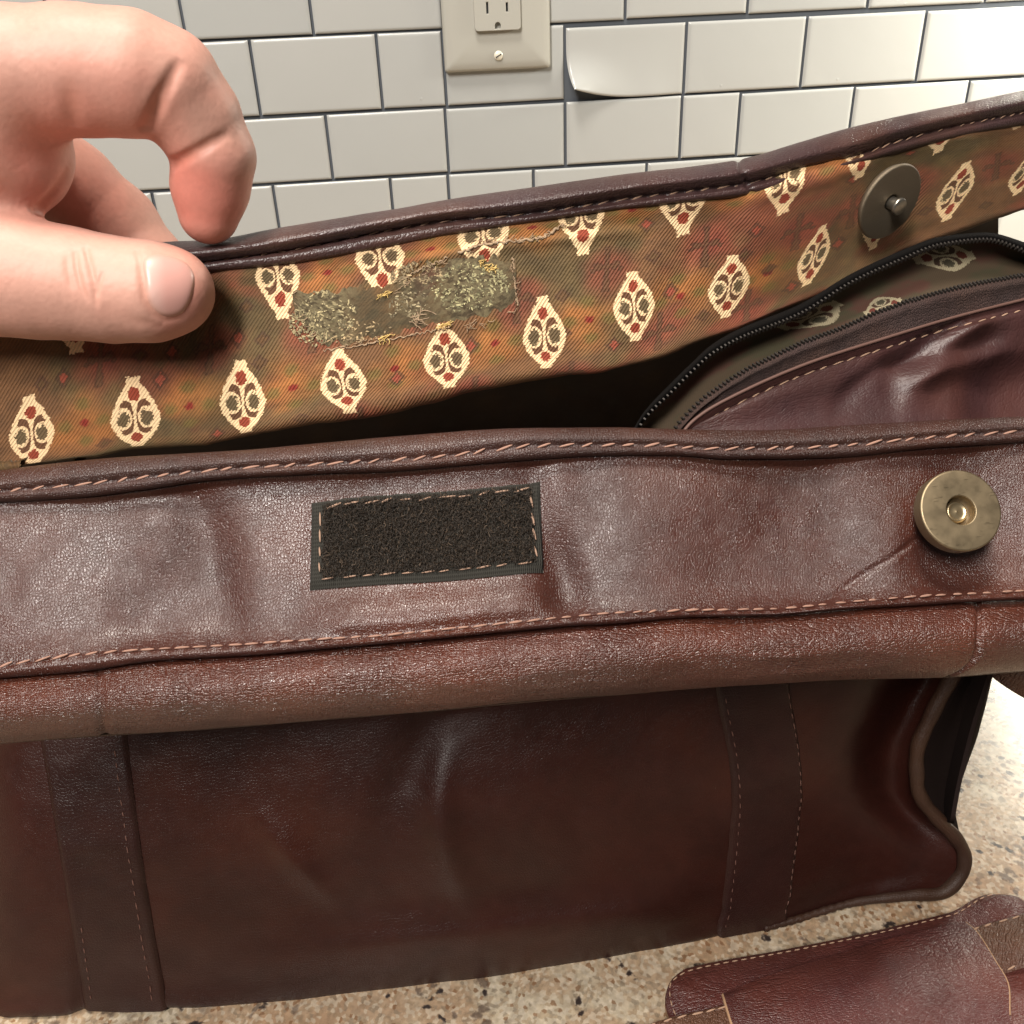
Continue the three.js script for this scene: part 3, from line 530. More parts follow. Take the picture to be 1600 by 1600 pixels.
  { // the frayed rip that runs from the patch up to the binding, and the one along its lower side
    const rip = (pts, r) => { const q = []; for (let i = 0; i <= 60; i++) { const t = i / 60 * (pts.length - 1), k = Math.min(pts.length - 2, Math.floor(t)); q.push(onFlap(lerp(pts[k][0], pts[k + 1][0], t - k) + rr(-1, 1), lerp(pts[k][1], pts[k + 1][1], t - k) + rr(-2.2, 2.2), 0.00012)); } return tube(q, (u) => r * (0.35 + 0.9 * noise2(u * 46, pts[0][0], 0, 781)), 160, 5); };
    threads.push(rip([[715, 398], [745, 384], [790, 379], [838, 375], [858, 368], [880, 352]], 0.00034), rip([[505, 548], [560, 540], [610, 530], [660, 520], [702, 513]], 0.0002), rip([[700, 404], [660, 420], [625, 440]], 0.00018), rip([[801, 404], [804, 440], [808, 478]], 0.0002));
  }
  put('loose_thread', mergeGeometries(threads), plain([0.36, 0.25, 0.155], 0.9), torn); put('loose_thread', mergeGeometries(yellow), plain([0.62, 0.43, 0.15], 0.85), torn, { label: 'yellowed loose threads' });
}
// magnetic snap stud on the lining
{
  const ax = (px, py) => flap.sample(flapS(px), flapT(px, py));
  const q = ax(1390, 317), n = ray(1390, 317).normalize().negate().addScaledVector(RX, 0.95).addScaledVector(DN, 0.8).normalize().lerp(q.n, 0.35).normalize();
  const o = new THREE.Matrix4().compose(at(1391, 316, 0.2284), new THREE.Quaternion().setFromUnitVectors(V(0, 1, 0), n), V(0.99, 1, 0.99));
  const gun = new THREE.MeshStandardMaterial({ color: new THREE.Color(0.21, 0.17, 0.12), metalness: 0.8, roughness: 0.55, bumpMap: rep(glossT, 0.012), bumpScale: 0.0001 });
  const disc = new THREE.LatheGeometry([[0.0001, -0.0013], [0.0088, -0.0013], [0.0093, -0.0003], [0.0092, 0.0002], [0.0088, 0.0005], [0.0024, 0.0006], [0.0018, 0.0001], [0.0017, -0.0010], [0.0001, -0.0010]].map(([x, y]) => new THREE.Vector2(x, y)), 64).applyMatrix4(o);
  const post = new THREE.LatheGeometry([[0.0016, -0.0012], [0.0015, 0.0022], [0.0018, 0.0023], [0.0021, 0.0026], [0.0021, 0.0031], [0.0018, 0.0035], [0.0001, 0.0035]].map(([x, y]) => new THREE.Vector2(x, y)), 40).applyMatrix4(o);
  const d = put('magnetic_snap', disc, gun, bag, { label: 'dull grey snap disc with a post on the lining' }); put('snap_post', post, new THREE.MeshStandardMaterial({ color: new THREE.Color(0.36, 0.33, 0.28), metalness: 0.9, roughness: 0.3 }), d);
}

// --- inside: dark lined cavity
{
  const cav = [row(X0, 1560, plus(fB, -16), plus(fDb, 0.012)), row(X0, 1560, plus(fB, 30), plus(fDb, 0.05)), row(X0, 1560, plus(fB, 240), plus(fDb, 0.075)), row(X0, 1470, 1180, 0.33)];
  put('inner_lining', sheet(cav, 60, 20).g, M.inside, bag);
}

// --- the front rim: binding, band with the hook-and-loop patch, roll below it
const gT = curve([[-90, 748], [0, 734], [125, 719], [250, 709], [375, 702], [500, 691], [650, 678], [800, 668], [956, 666], [1065, 669], [1175, 671], [1300, 665], [1450, 656], [1600, 650], [1690, 645]]);
const gS = curve([[-90, 783], [0, 768], [125, 757], [250, 743], [375, 731], [500, 725], [680, 714], [840, 696], [1020, 695], [1110, 701], [1230, 700], [1300, 697], [1457, 683], [1600, 674], [1690, 668]]);
const gG = curve([[-90, 797], [0, 784], [125, 777], [219, 766], [312, 752], [406, 744], [500, 740], [586, 737], [742, 725], [930, 712], [1050, 711], [1140, 717], [1230, 717], [1320, 713], [1431, 702], [1600, 690], [1690, 683]]);
const gS2 = curve([[-90, 1057], [0, 1040], [125, 1023], [250, 1014], [375, 1007], [500, 999], [586, 994], [711, 982], [840, 969], [960, 958], [1080, 954], [1200, 952], [1320, 941], [1457, 931], [1600, 923], [1690, 917]]);
const gB = curve([[-90, 1073], [0, 1060], [125, 1050], [250, 1034], [375, 1028], [500, 1016], [680, 1000], [840, 984], [960, 976], [1080, 965], [1200, 964], [1320, 955], [1457, 946], [1600, 939], [1690, 934]]);
const gR = curve([[-90, 1172], [0, 1161], [156, 1149], [312, 1139], [500, 1124], [694, 1108], [860, 1093], [1000, 1082], [1080, 1075], [1320, 1061], [1480, 1057], [1600, 1048], [1690, 1044]]);
const gD = curve([[-90, 0.200], [0, 0.2], [700, 0.2], [1200, 0.2035], [1600, 0.208], [1690, 0.209]]);
// gentle waves of the tired leather: towards the viewer is positive
const waveTab = (() => {                          // built from the slopes seen along the band
  const hump = [[50, 70, -0.05], [165, 55, -0.18], [288, 42, -0.26], [344, 34, 0.42], [400, 60, 0.07], [560, 70, 0.02], [700, 90, 0.05], [838, 30, -0.38], [884, 28, 0.42], [950, 50, 0.2], [1130, 110, -0.15], [1345, 52, 0.32], [1440, 45, -0.32], [1590, 60, 0.42]];
  const a = [0]; for (let x = -90; x < 1700; x++) a.push(a[a.length - 1] + hump.reduce((q, [c, w, k]) => q + k * Math.exp(-(((x - c) / w) ** 2)), 0) * 0.000135);
  const n = a.length - 1, end = a[n]; return a.map((v, i) => v - end * i / n);
})();
const wave = (x, t) => { const q = clamp(x - 70 * (t - 0.45) + 90, 0, waveTab.length - 2), i = Math.floor(q); return lerp(waveTab[i], waveTab[i + 1], q - i); };
const bandRows = [row(X0, X1, plus(gG, -9), plus(gD, 0.0052)), row(X0, X1, plus(gG, 2), plus(gD, 0.0044)), ...[0.12, 0.3, 0.5, 0.7, 0.86].map((t) => row(X0, X1, mixc(gG, gS2, t), plus(gD, 0.004 - 0.0076 * t))), row(X0, X1, gS2, plus(gD, -0.0046)), row(X0, X1, mixc(gS2, gB, 0.55), plus(gD, -0.0053)), row(X0, X1, mixc(gS2, gB, 0.95), plus(gD, -0.0044)), row(X0, X1, plus(gB, 1), plus(gD, -0.0014))];
const BAND_N = bandRows.length - 1, bandStitch = 7 / BAND_N;
const band = sheet(bandRows, 620, 90, { bump: (s, t, u, v) => {
  const x = lerp(X0, X1, s), q = clamp((t - 1 / BAND_N) / (6 / BAND_N)), mid = smooth(0, 0.12, q) * smooth(1, 0.86, q);
  const groove = Math.exp(-(((t - bandStitch) / 0.018) ** 2));
  const crease = Math.exp(-(((x - 1370 + (q - 0.75) * 420) / 9) ** 2)) * smooth(0.45, 0.6, q) * smooth(1.0, 0.85, q);
  const sag = 0.0017 * (Math.exp(-(((x - 245 + 30 * q) / 78) ** 2)) + 0.9 * Math.exp(-(((x - 855 - 40 * q) / 34) ** 2)) + 0.7 * Math.exp(-(((x - 1130) / 95) ** 2)) + 0.8 * Math.exp(-(((x - 1455) / 42) ** 2)));
  return sag * Math.sin(2 * Math.PI * clamp(q)) + wave(x, q) * (0.08 + 0.92 * Math.sin(Math.PI * clamp(q)) ** 0.35) + 0.0024 * Math.exp(-(((q - 0.84) / 0.15) ** 2)) * smooth(1, 0.9, q) * smooth(440, 560, x) * smooth(900, 800, x) * smooth(1, 0.96, t) + 0.0006 * (fbm(u * 30, v * 30, 3, 0, 801) - 0.5) * mid + 0.0005 * (fbm(u * 140, v * 120, 2, 0, 803) - 0.5) * mid - groove * 0.00035 * (0.6 + 0.5 * Math.cos(u * 2 * Math.PI / 0.0037)) - 0.0005 * crease;
}, thick: 0 });
const bandPart = put('front_band', band.g, M.band, bag, { label: 'wavy front band carrying the fastening patch and snap' });
put('stitching', seam(band, 0.002, 0.998, () => bandStitch, 0.0037, 0.00027, { slant: 0.0009, fill: 0.8, lift: 0.9 }), M.thread, bandPart);
const rimRows = [row(X0, X1, plus(gT, 22), plus(gD, 0.003 + 0.0068)), row(X0, X1, plus(gT, 6), plus(gD, 0.003 + 0.0064)), row(X0, X1, plus(gT, 1), plus(gD, 0.003 + 0.0030)), row(X0, X1, mixc(gT, gS, 0.22), plus(gD, 0.003 + 0.0004)), row(X0, X1, mixc(gT, gS, 0.62), plus(gD, 0.003 + -0.0011)), row(X0, X1, gS, plus(gD, 0.003 + -0.0006)), row(X0, X1, mixc(gS, gG, 0.45), plus(gD, 0.003 + -0.0011)), row(X0, X1, mixc(gS, gG, 0.85), plus(gD, 0.003 + -0.0005)), row(X0, X1, plus(gG, 1), plus(gD, 0.003 + 0.0011)), row(X0, X1, plus(gG, -3), plus(gD, 0.003 + 0.002))];
const rim = sheet(rimRows, 620, 56, { bump: (s, t, u, v) => 0.0004 * (fbm(u * 60, v * 60, 3, 0, 811) - 0.5) - 0.0003 * Math.exp(-(((t - 5 / 9) / 0.03) ** 2)) * (0.6 + 0.5 * Math.cos(u * 2 * Math.PI / 0.0046)) });
const rimPart = put('rim_binding', rim.g, M.binding, bag);
put('stitching', seam(rim, 0.002, 0.998, () => 5 / 9, 0.0046, 0.00027, { slant: 0.00075, fill: 0.74, lift: 0.7 }), M.thread, rimPart);

const rollRows = [row(X0, X1, plus(gB, -8), plus(gD, -0.004 + 0.0052)), row(X0, X1, plus(gB, -1), plus(gD, -0.004 + 0.0026)), row(X0, X1, mixc(gB, gR, 0.12), plus(gD, -0.004 + -0.0004)), row(X0, X1, mixc(gB, gR, 0.35), plus(gD, -0.004 + -0.0035)), row(X0, X1, mixc(gB, gR, 0.62), plus(gD, -0.004 + -0.0032)), row(X0, X1, mixc(gB, gR, 0.85), plus(gD, -0.004 + 0.0002)), row(X0, X1, mixc(gB, gR, 0.97), plus(gD, -0.004 + 0.0045)), row(X0, X1, plus(gR, 1), plus(gD, -0.004 + 0.0085)), row(X0, X1, plus(gR, -8), plus(gD, -0.004 + 0.015)), row(X0, X1, plus(gR, -18), plus(gD, -0.004 + 0.024))];
const roll = sheet(rollRows, 560, 70, { bump: (s, t, u, v) => {
  const x = lerp(X0, X1, s), top = smooth(0.1, 0.2, t) * smooth(0.75, 0.5, t);
  const c = (p) => 1 - Math.abs(2 * p - 1);
  const rip = c(fbm(u * 42 + 1.2 * fbm(u * 30, v * 60, 2, 0, 825), v * 190, 3, 0, 821)) ;
  return 0.0011 * (fbm(u * 34, v * 20, 3, 0, 823) - 0.5) + 0.0009 * (rip - 0.5) * top * smooth(120, 420, x) * smooth(1560, 1350, x) - 0.0011 * Math.exp(-(((x - 1523 + 40 * smooth(0.45, 0.8, t) - 8 * Math.sin(t * 5)) / 4.2) ** 2)) - 0.0005 * Math.exp(-(((x - 158 - 20 * (t - 0.4)) / 7) ** 2));
} });
const rollPart = put('front_roll', roll.g, M.roll, bag, { label: 'creased orange brown roll under the front band' });
put('edge_trim', tube(Array.from({ length: 40 }, (_, i) => { const x = lerp(X0, X1, i / 39); return at(x, gR(x) - 2.2, gD(x) + 0.0048); }), 0.00055, 160, 6), M.edge, rollPart);

// --- the fastening patch: woven tape edge, pile and stitching
{
  const x0 = curve([[0, 481], [1, 483]]), top = curve([[478, 785], [560, 772], [700, 764], [847, 748]]), bot = curve([[478, 920], [600, 911], [700, 906], [850, 891]]);
  const dAt = (x, y) => { const s = (x - X0) / (X1 - X0), q = (y - gG(x)) / (gS2(x) - gG(x)), k = [0, 0.12, 0.3, 0.5, 0.7, 0.86, 1]; let i = 0; while (i < 5 && q > k[i + 1]) i++; const t = (1 + i + (q - k[i]) / (k[i + 1] - k[i])) / BAND_N; return band.sample(s, t); };
  const lift = 0.0009, pt = (x, y, l) => { const q = dAt(x, y); return q.p.addScaledVector(q.n, l); };
  const edge = (i, n) => (i === 0 || i === n ? 0.0002 : lift);
  const vr = Array.from({ length: 11 }, (_, j) => (s) => { const t = j / 10, xl = lerp(483, 480, t), xr = lerp(845, 850, t), x = lerp(xl, xr, s), sk = 0.0006 * (noise2(s * 70, j, 0, 831) - 0.5) * 4; const y = lerp(top(x), bot(x), t) + (j === 0 ? sk * 900 : 0); return pt(x, y, s < 0.003 || s > 0.997 ? 0.0002 : edge(j, 10)); });
  const patch = sheet(vr, 120, 20, { thick: 0.0006 });
  const woven = dataTex(256, 256, (x, y) => { const h = 0.5 + 0.5 * Math.sin(x / 256 * Math.PI * 2 * 32) * (0.6 + 0.4 * Math.sin(y / 256 * Math.PI * 2 * 16)); return [h, h, h]; });
  const base = put('fastening_patch', patch.g, new THREE.MeshStandardMaterial({ color: new THREE.Color(0.020, 0.018, 0.013), roughness: 0.85, bumpMap: rep(woven, 0.014), bumpScale: 0.00025 }), bag, { label: 'black rectangular hook and loop patch sewn to the band' });
  const arc = new THREE.TorusGeometry(0.5, 0.055, 3, 7, 3.6);
  const hairs = [], cols = [];
  for (let i = 0; i < 15000; i++) {
    const s = rnd(), t = rnd(), y0 = lerp(0.055, 0.875, t), xx = lerp(0.045, 0.965, s);
    if (xx < 0.05 + 0.012 * rnd() || xx > 0.96 - 0.012 * rnd()) continue;
    const q = patch.sample(xx, y0), k = rr(0.0005, 0.0012);
    const rot = new THREE.Quaternion().setFromUnitVectors(V(0, 0, 1), q.n).multiply(new THREE.Quaternion().setFromEuler(new THREE.Euler(rr(-1.5, 1.5), rr(-1.5, 1.5), rnd() * 6.28)));
    hairs.push(new THREE.Matrix4().compose(q.p.addScaledVector(q.n, rr(0, 0.0006)), rot, V(k, k * rr(0.6, 1.3), k)));
    const b = rnd(); const f = b < 0.92 ? rr(0.5, 1.5) : rr(2.2, 5); cols.push(new THREE.Color(0.030 * f, 0.0205 * f, 0.0135 * f));
  }
  const pile = new THREE.InstancedMesh(arc, new THREE.MeshStandardMaterial({ roughness: 0.5 }), hairs.length);
  hairs.forEach((m, i) => { pile.setMatrixAt(i, m); pile.setColorAt(i, cols[i]); });
  pile.name = 'pile'; pile.userData.kind = 'stuff'; pile.applyMatrix4(base.matrixWorld.clone().invert()); base.add(pile);
  const st = [seam(patch, 0.05, 0.955, (s) => 0.085 + 0.012 * Math.sin(s * 30), 0.0042, 0.00024, { slant: 0.0005, fill: 0.8, lift: 1.6 }), seam(patch, 0.05, 0.95, () => 0.885, 0.0041, 0.00019, { slant: 0.0003, fill: 0.7, lift: 1.2 }), seam(patch, 0.1, 0.88, () => 0.042, 0.0036, 0.00022, { along: 't', slant: 0.0002, fill: 0.8, lift: 1.2 }), seam(patch, 0.12, 0.86, (t) => 0.952 + 0.012 * t, 0.0036, 0.00026, { along: 't', slant: 0.0004, fill: 0.72, lift: 1.4 })];
  put('stitching', mergeGeometries(st), plain([0.34, 0.215, 0.15], 0.8), base);
  // --- magnetic snap socket on the band
  const c = dAt(1497, 797), o = new THREE.Matrix4();
  const n = FW.clone().negate().addScaledVector(RX, 0.05).addScaledVector(DN, -0.2).normalize();
  const P = at(1502, 797, gD(1500) - 0.0056);
  o.compose(P, new THREE.Quaternion().setFromUnitVectors(V(0, 1, 0), n), V(1, 1, 1));
  const scratch = dataTex(256, 256, (x, y) => { const a = fbm(x / 256 * 6, y / 256 * 6, 4, 6, 841), b = smooth(0.72, 0.8, fbm(x / 256 * 5, y / 256 * 50, 3, 50, 851)); const h = 0.42 + 0.3 * a - 0.14 * b; return [h, h, h]; });
  const brass = new THREE.MeshStandardMaterial({ color: new THREE.Color(0.29, 0.225, 0.14), metalness: 0.9, roughness: 0.85, roughnessMap: rep(scratch, 0.5), bumpMap: rep(scratch, 0.5), bumpScale: 0.00004 });
  const r = 0.00885, h = 0.0034;
  const ring = new THREE.LatheGeometry([[0.0001, -0.0032], [0.0031, -0.0032], [0.0031, -0.0004], [0.0032, -0.0001], [0.0034, 0], [r - 0.0005, 0], [r - 0.0001, -0.0002], [r, -0.0006], [r - 0.0001, -h], [r - 0.0008, -h - 0.0012]].map(([x, y]) => new THREE.Vector2(x, y)), 72);
  { const p = ring.attributes.position, u = ring.attributes.uv; for (let i = 0; i < p.count; i++) u.setXY(i, p.getX(i) * 40, p.getZ(i) * 40); }
  ring.applyMatrix4(o);
  const snap = put('magnetic_snap', ring, brass, bag, { label: 'antique brass snap ring on the front band' });
  const rivet = new THREE.LatheGeometry([[0.0024, -0.0032], [0.0024, -0.0022], [0.0021, -0.0017], [0.0018, -0.0018], [0.0013, -0.0022], [0.0001, -0.0019]].reverse().map(([x, y]) => new THREE.Vector2(x, y)), 32); rivet.translate(0, 0.0001, 0); rivet.applyMatrix4(o);
  put('snap_rivet', rivet, new THREE.MeshStandardMaterial({ color: new THREE.Color(0.55, 0.43, 0.26), metalness: 0.95, roughness: 0.32 }), snap);
}

// --- the lower front panel with two strap facings, piped edge and side gusset
const pB = curve([[-90, 1604], [0, 1592], [100, 1588], [137, 1576], [270, 1574], [400, 1566], [519, 1554], [738, 1530], [869, 1511], [1000, 1490], [1113, 1466], [1235, 1438], [1356, 1411], [1438, 1405], [1500, 1396]]);
const edgeS = [[0, 1492, 1050], [0.18, 1456, 1116], [0.36, 1432, 1182], [0.5, 1434, 1232], [0.64, 1462, 1276], [0.76, 1492, 1308], [0.87, 1507, 1338], [0.94, 1502, 1366], [1, 1474, 1394]];
const eX = curve(edgeS.map(([t, x]) => [t, x])), eY = curve(edgeS.map(([t, , y]) => [t, y]));
const pTop = plus(gR, -26);
const dTop = (x) => gD(x) + 0.053 + 0.006 * smooth(900, 1500, x);
const dBot = (x) => counterDepth(x, pB(x), 0.0015);
const panelAt = (x, t) => {                       // column x, from under the roll (0) to the counter (1)
  const y = lerp(pTop(x), pB(x), t), a = 1 / dTop(x), b = 1 / dBot(x), d = 1 / lerp(a, b, t);
  return [y, d + 0.014 * smooth(70, -90, x) ** 2 - 0.003 * Math.exp(-(((x - 700) / 170) ** 2)) * Math.sin(Math.PI * t) - 0.004 * Math.sin(Math.PI * t) * smooth(1400, 1200, x) - (0.0045 * Math.exp(-(((t - 0.87) / 0.1) ** 2)) - 0.003 * smooth(0.9, 1, t)) * smooth(280, 700, x) * smooth(1110, 980, x)];
};
const panelRows = [];
for (let k = 0; k <= 14; k++) {
  const t = k / 14, ex = eX(t), ey = eY(t);
  panelRows.push((s) => {
    const x = lerp(X0, ex, s); let [y, d] = panelAt(x, t);
    const w = smooth(1180, ex, x); y = lerp(y, ey, w * w);
    d += 0.013 * Math.exp(-(((x - ex + 44) / 46) ** 2)) * smooth(0.95, 0.5, t);
    return at(x, y, d);
  });
}
panelRows.push((s) => { const x = lerp(X0, eX(1) - 8, s); return at(x, lerp(pB(x), eY(1), smooth(1180, 1474, x) ** 2) - 3, panelAt(x, 1)[1] + 0.006); });
const panel = sheet(panelRows, 260, 120, { bump: (s, t, u, v) => {
  const x = lerp(X0, 1480, s), y = lerp(1120, 1540, t);
  let h = 0.0022 * (fbm(u * 16, v * 16, 3, 0, 861) - 0.5) + 0.0007 * (fbm(u * 70, v * 60, 3, 0, 863) - 0.5);
  h += 0.0016 * Math.exp(-(((x - 470 - (y - 1320) * 0.75) / 26) ** 2) - (((y - 1320) / 60) ** 2)) + 0.0022 * Math.exp(-(((x - 715 - (y - 1300) * 0.1) / 26) ** 2) - (((y - 1300) / 110) ** 2)) - 0.002 * Math.exp(-(((x - 650 - (y - 1250) * -0.35) / 50) ** 2) - (((y - 1220) / 120) ** 2));
  return h * smooth(0, 0.08, t) * smooth(1, 0.94, t);
} });
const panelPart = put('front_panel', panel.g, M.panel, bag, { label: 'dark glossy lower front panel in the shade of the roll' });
const onPanel = (x, t, lift) => { const q = panel.sample((x - X0) / (eX(t) - X0), t * 14 / 15); return q.p.addScaledVector(q.n, lift); };
function facing(l, r, label) {                     // a strip of leather sewn over the panel, l and r are [x at the top, x halfway, x at the bottom]
  const L = curve(l.map((x, i) => [i / 2, x])), R = curve(r.map((x, i) => [i / 2, x]));
  const rows = Array.from({ length: 22 }, (_, k) => (s) => { const t = Math.min(1, k / 21 * 1.0), e = Math.min(s, 1 - s); return onPanel(lerp(L(t), R(t), s), t, 0.0001 + 0.0010 * Math.sqrt(clamp(e / 0.06)) + 0.0004 * Math.sin(s * Math.PI) + 0.0003 * (noise2(t * 14, s * 3, 0, 871) - 0.5)); });
  const S = sheet(rows, 44, 90), o = put('strap_facing', S.g, M.strap, bag, label ? { label } : null);
  return [S, o];
}
{
  const [S, o] = facing([58, 98, 132], [196, 224, 262]);
  put('stitching', mergeGeometries([seam(S, 0.1, 0.97, () => 0.86, 0.0034, 0.00019, { along: 't', fill: 0.55, slant: 0.0001 })]), M.threadDark, o);
  put('stitching', seam(S, 0.7, 0.97, () => 0.13, 0.0034, 0.00019, { along: 't', fill: 0.5, slant: 0.0001 }), M.threadDark, o);
  const [S2, o2] = facing([1112, 1143, 1122], [1228, 1254, 1232]);
  put('stitching', seam(S2, 0.1, 0.97, () => 0.955, 0.0030, 0.00016, { along: 't', fill: 0.6, slant: 0.0001 }), M.threadDark, o2);
  put('stitching', seam(S2, 0.1, 0.97, () => 0.1, 0.0032, 0.00014, { along: 't', fill: 0.5, slant: 0.0001 }), M.threadDark, o2);
  const pipePts = [], dEdge = (t) => panelAt(eX(t), t)[1] - 0.001;
  for (let k = 0; k <= 16; k++) { const t = k / 16; pipePts.push(at(eX(t), eY(t), dEdge(t))); }
  for (const s of [0.97, 0.94, 0.91, 0.88, 0.85, 0.82]) { const q = panel.sample(s, 14 / 15); pipePts.push(q.p.addScaledVector(q.n, 0.0008)); }
  put('piping', tube(pipePts, (s) => lerp(0.0021, 0.0011, smooth(0.55, 0.85, s)), 150, 12, (s, a) => 1 + 0.05 * Math.sin(s * 90) + smooth(0.76, 0.84, s) * 0.16 * Math.sin(s * 330)), M.edge, bag, { label: 'rounded piping down the right edge of the front panel' });
  // gusset: the side wall going back from the piping
  const sil = curve([[0, 1540], [0.3, 1519], [0.55, 1500], [0.8, 1489], [1, 1487]]), silY = curve([[0, 1048], [0.3, 1140], [0.55, 1215], [0.8, 1262], [1, 1300]]);
  const gr = [(s) => at(eX(s), eY(s), dEdge(s) + 0.0015), (s) => at(lerp(eX(s), sil(s), 0.4), lerp(eY(s), silY(s), 0.4), dEdge(s) + 0.004), (s) => at(sil(s), silY(s), dEdge(s) + 0.008), (s) => at(sil(s) - 10, silY(s) - 12, dEdge(s) + 0.03), (s) => at(sil(s) - 90, silY(s) - 70, dEdge(s) + 0.095)];
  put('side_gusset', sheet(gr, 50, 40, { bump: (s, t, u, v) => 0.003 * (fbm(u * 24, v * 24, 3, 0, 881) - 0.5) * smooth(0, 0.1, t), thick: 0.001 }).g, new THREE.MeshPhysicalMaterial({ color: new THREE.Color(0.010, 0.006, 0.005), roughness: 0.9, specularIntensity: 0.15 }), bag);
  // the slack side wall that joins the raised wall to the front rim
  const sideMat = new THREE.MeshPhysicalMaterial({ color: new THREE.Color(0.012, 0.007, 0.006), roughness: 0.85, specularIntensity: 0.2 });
  const fr = path([at(1688, 660, 0.214), at(1684, 860, 0.213), at(1660, 1010, 0.225), at(1560, 1030, 0.25), at(1528, 1100, 0.262), at(1496, 1220, 0.27), at(1484, 1286, 0.276)]), bk = path([at(1688, 200, 0.272), at(1686, 420, 0.3), at(1640, 700, 0.32), at(1560, 900, 0.33), at(1490, 1060, 0.335), at(1440, 1200, 0.345), at(1430, 1270, 0.33)]);
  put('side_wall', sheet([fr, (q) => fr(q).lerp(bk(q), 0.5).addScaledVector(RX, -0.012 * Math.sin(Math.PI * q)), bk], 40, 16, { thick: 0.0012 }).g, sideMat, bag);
  // back and base of the bag, behind what the photograph shows
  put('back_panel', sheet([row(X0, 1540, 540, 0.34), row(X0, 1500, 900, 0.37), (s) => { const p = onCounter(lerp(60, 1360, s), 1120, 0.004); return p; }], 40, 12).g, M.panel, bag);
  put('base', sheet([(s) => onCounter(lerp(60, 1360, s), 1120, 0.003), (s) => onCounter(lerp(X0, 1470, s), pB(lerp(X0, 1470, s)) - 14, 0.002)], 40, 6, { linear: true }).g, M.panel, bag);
}

// --- the zipped pocket inside, at the right
const zU = curve([[985, 690], [1005, 655], [1050, 610], [1081, 579], [1110, 553], [1150, 530], [1250, 489], [1330, 440], [1400, 408], [1470, 381], [1540, 373], [1600, 390], [1690, 440]]);      // upper row of teeth
const zO = curve([[985, 672], [1005, 640], [1050, 590], [1081, 560], [1110, 533], [1150, 509], [1250, 468], [1330, 421], [1400, 388], [1470, 364], [1540, 358], [1600, 372], [1690, 415]]);      // its tape's outer edge
const zW = curve([[1040, 690], [1063, 660], [1100, 624], [1150, 588], [1234, 545], [1319, 511], [1395, 480], [1487, 452], [1600, 430], [1690, 412]]);                     // lower row of teeth
const zE = curve([[1040, 712], [1085, 655], [1150, 616], [1262, 567], [1375, 530], [1487, 496], [1600, 467], [1690, 445]]);                                                // leather edge below
const zD = curve([[980, 0.213], [1060, 0.2145], [1150, 0.216], [1300, 0.2215], [1450, 0.2275], [1600, 0.234], [1690, 0.238]]);
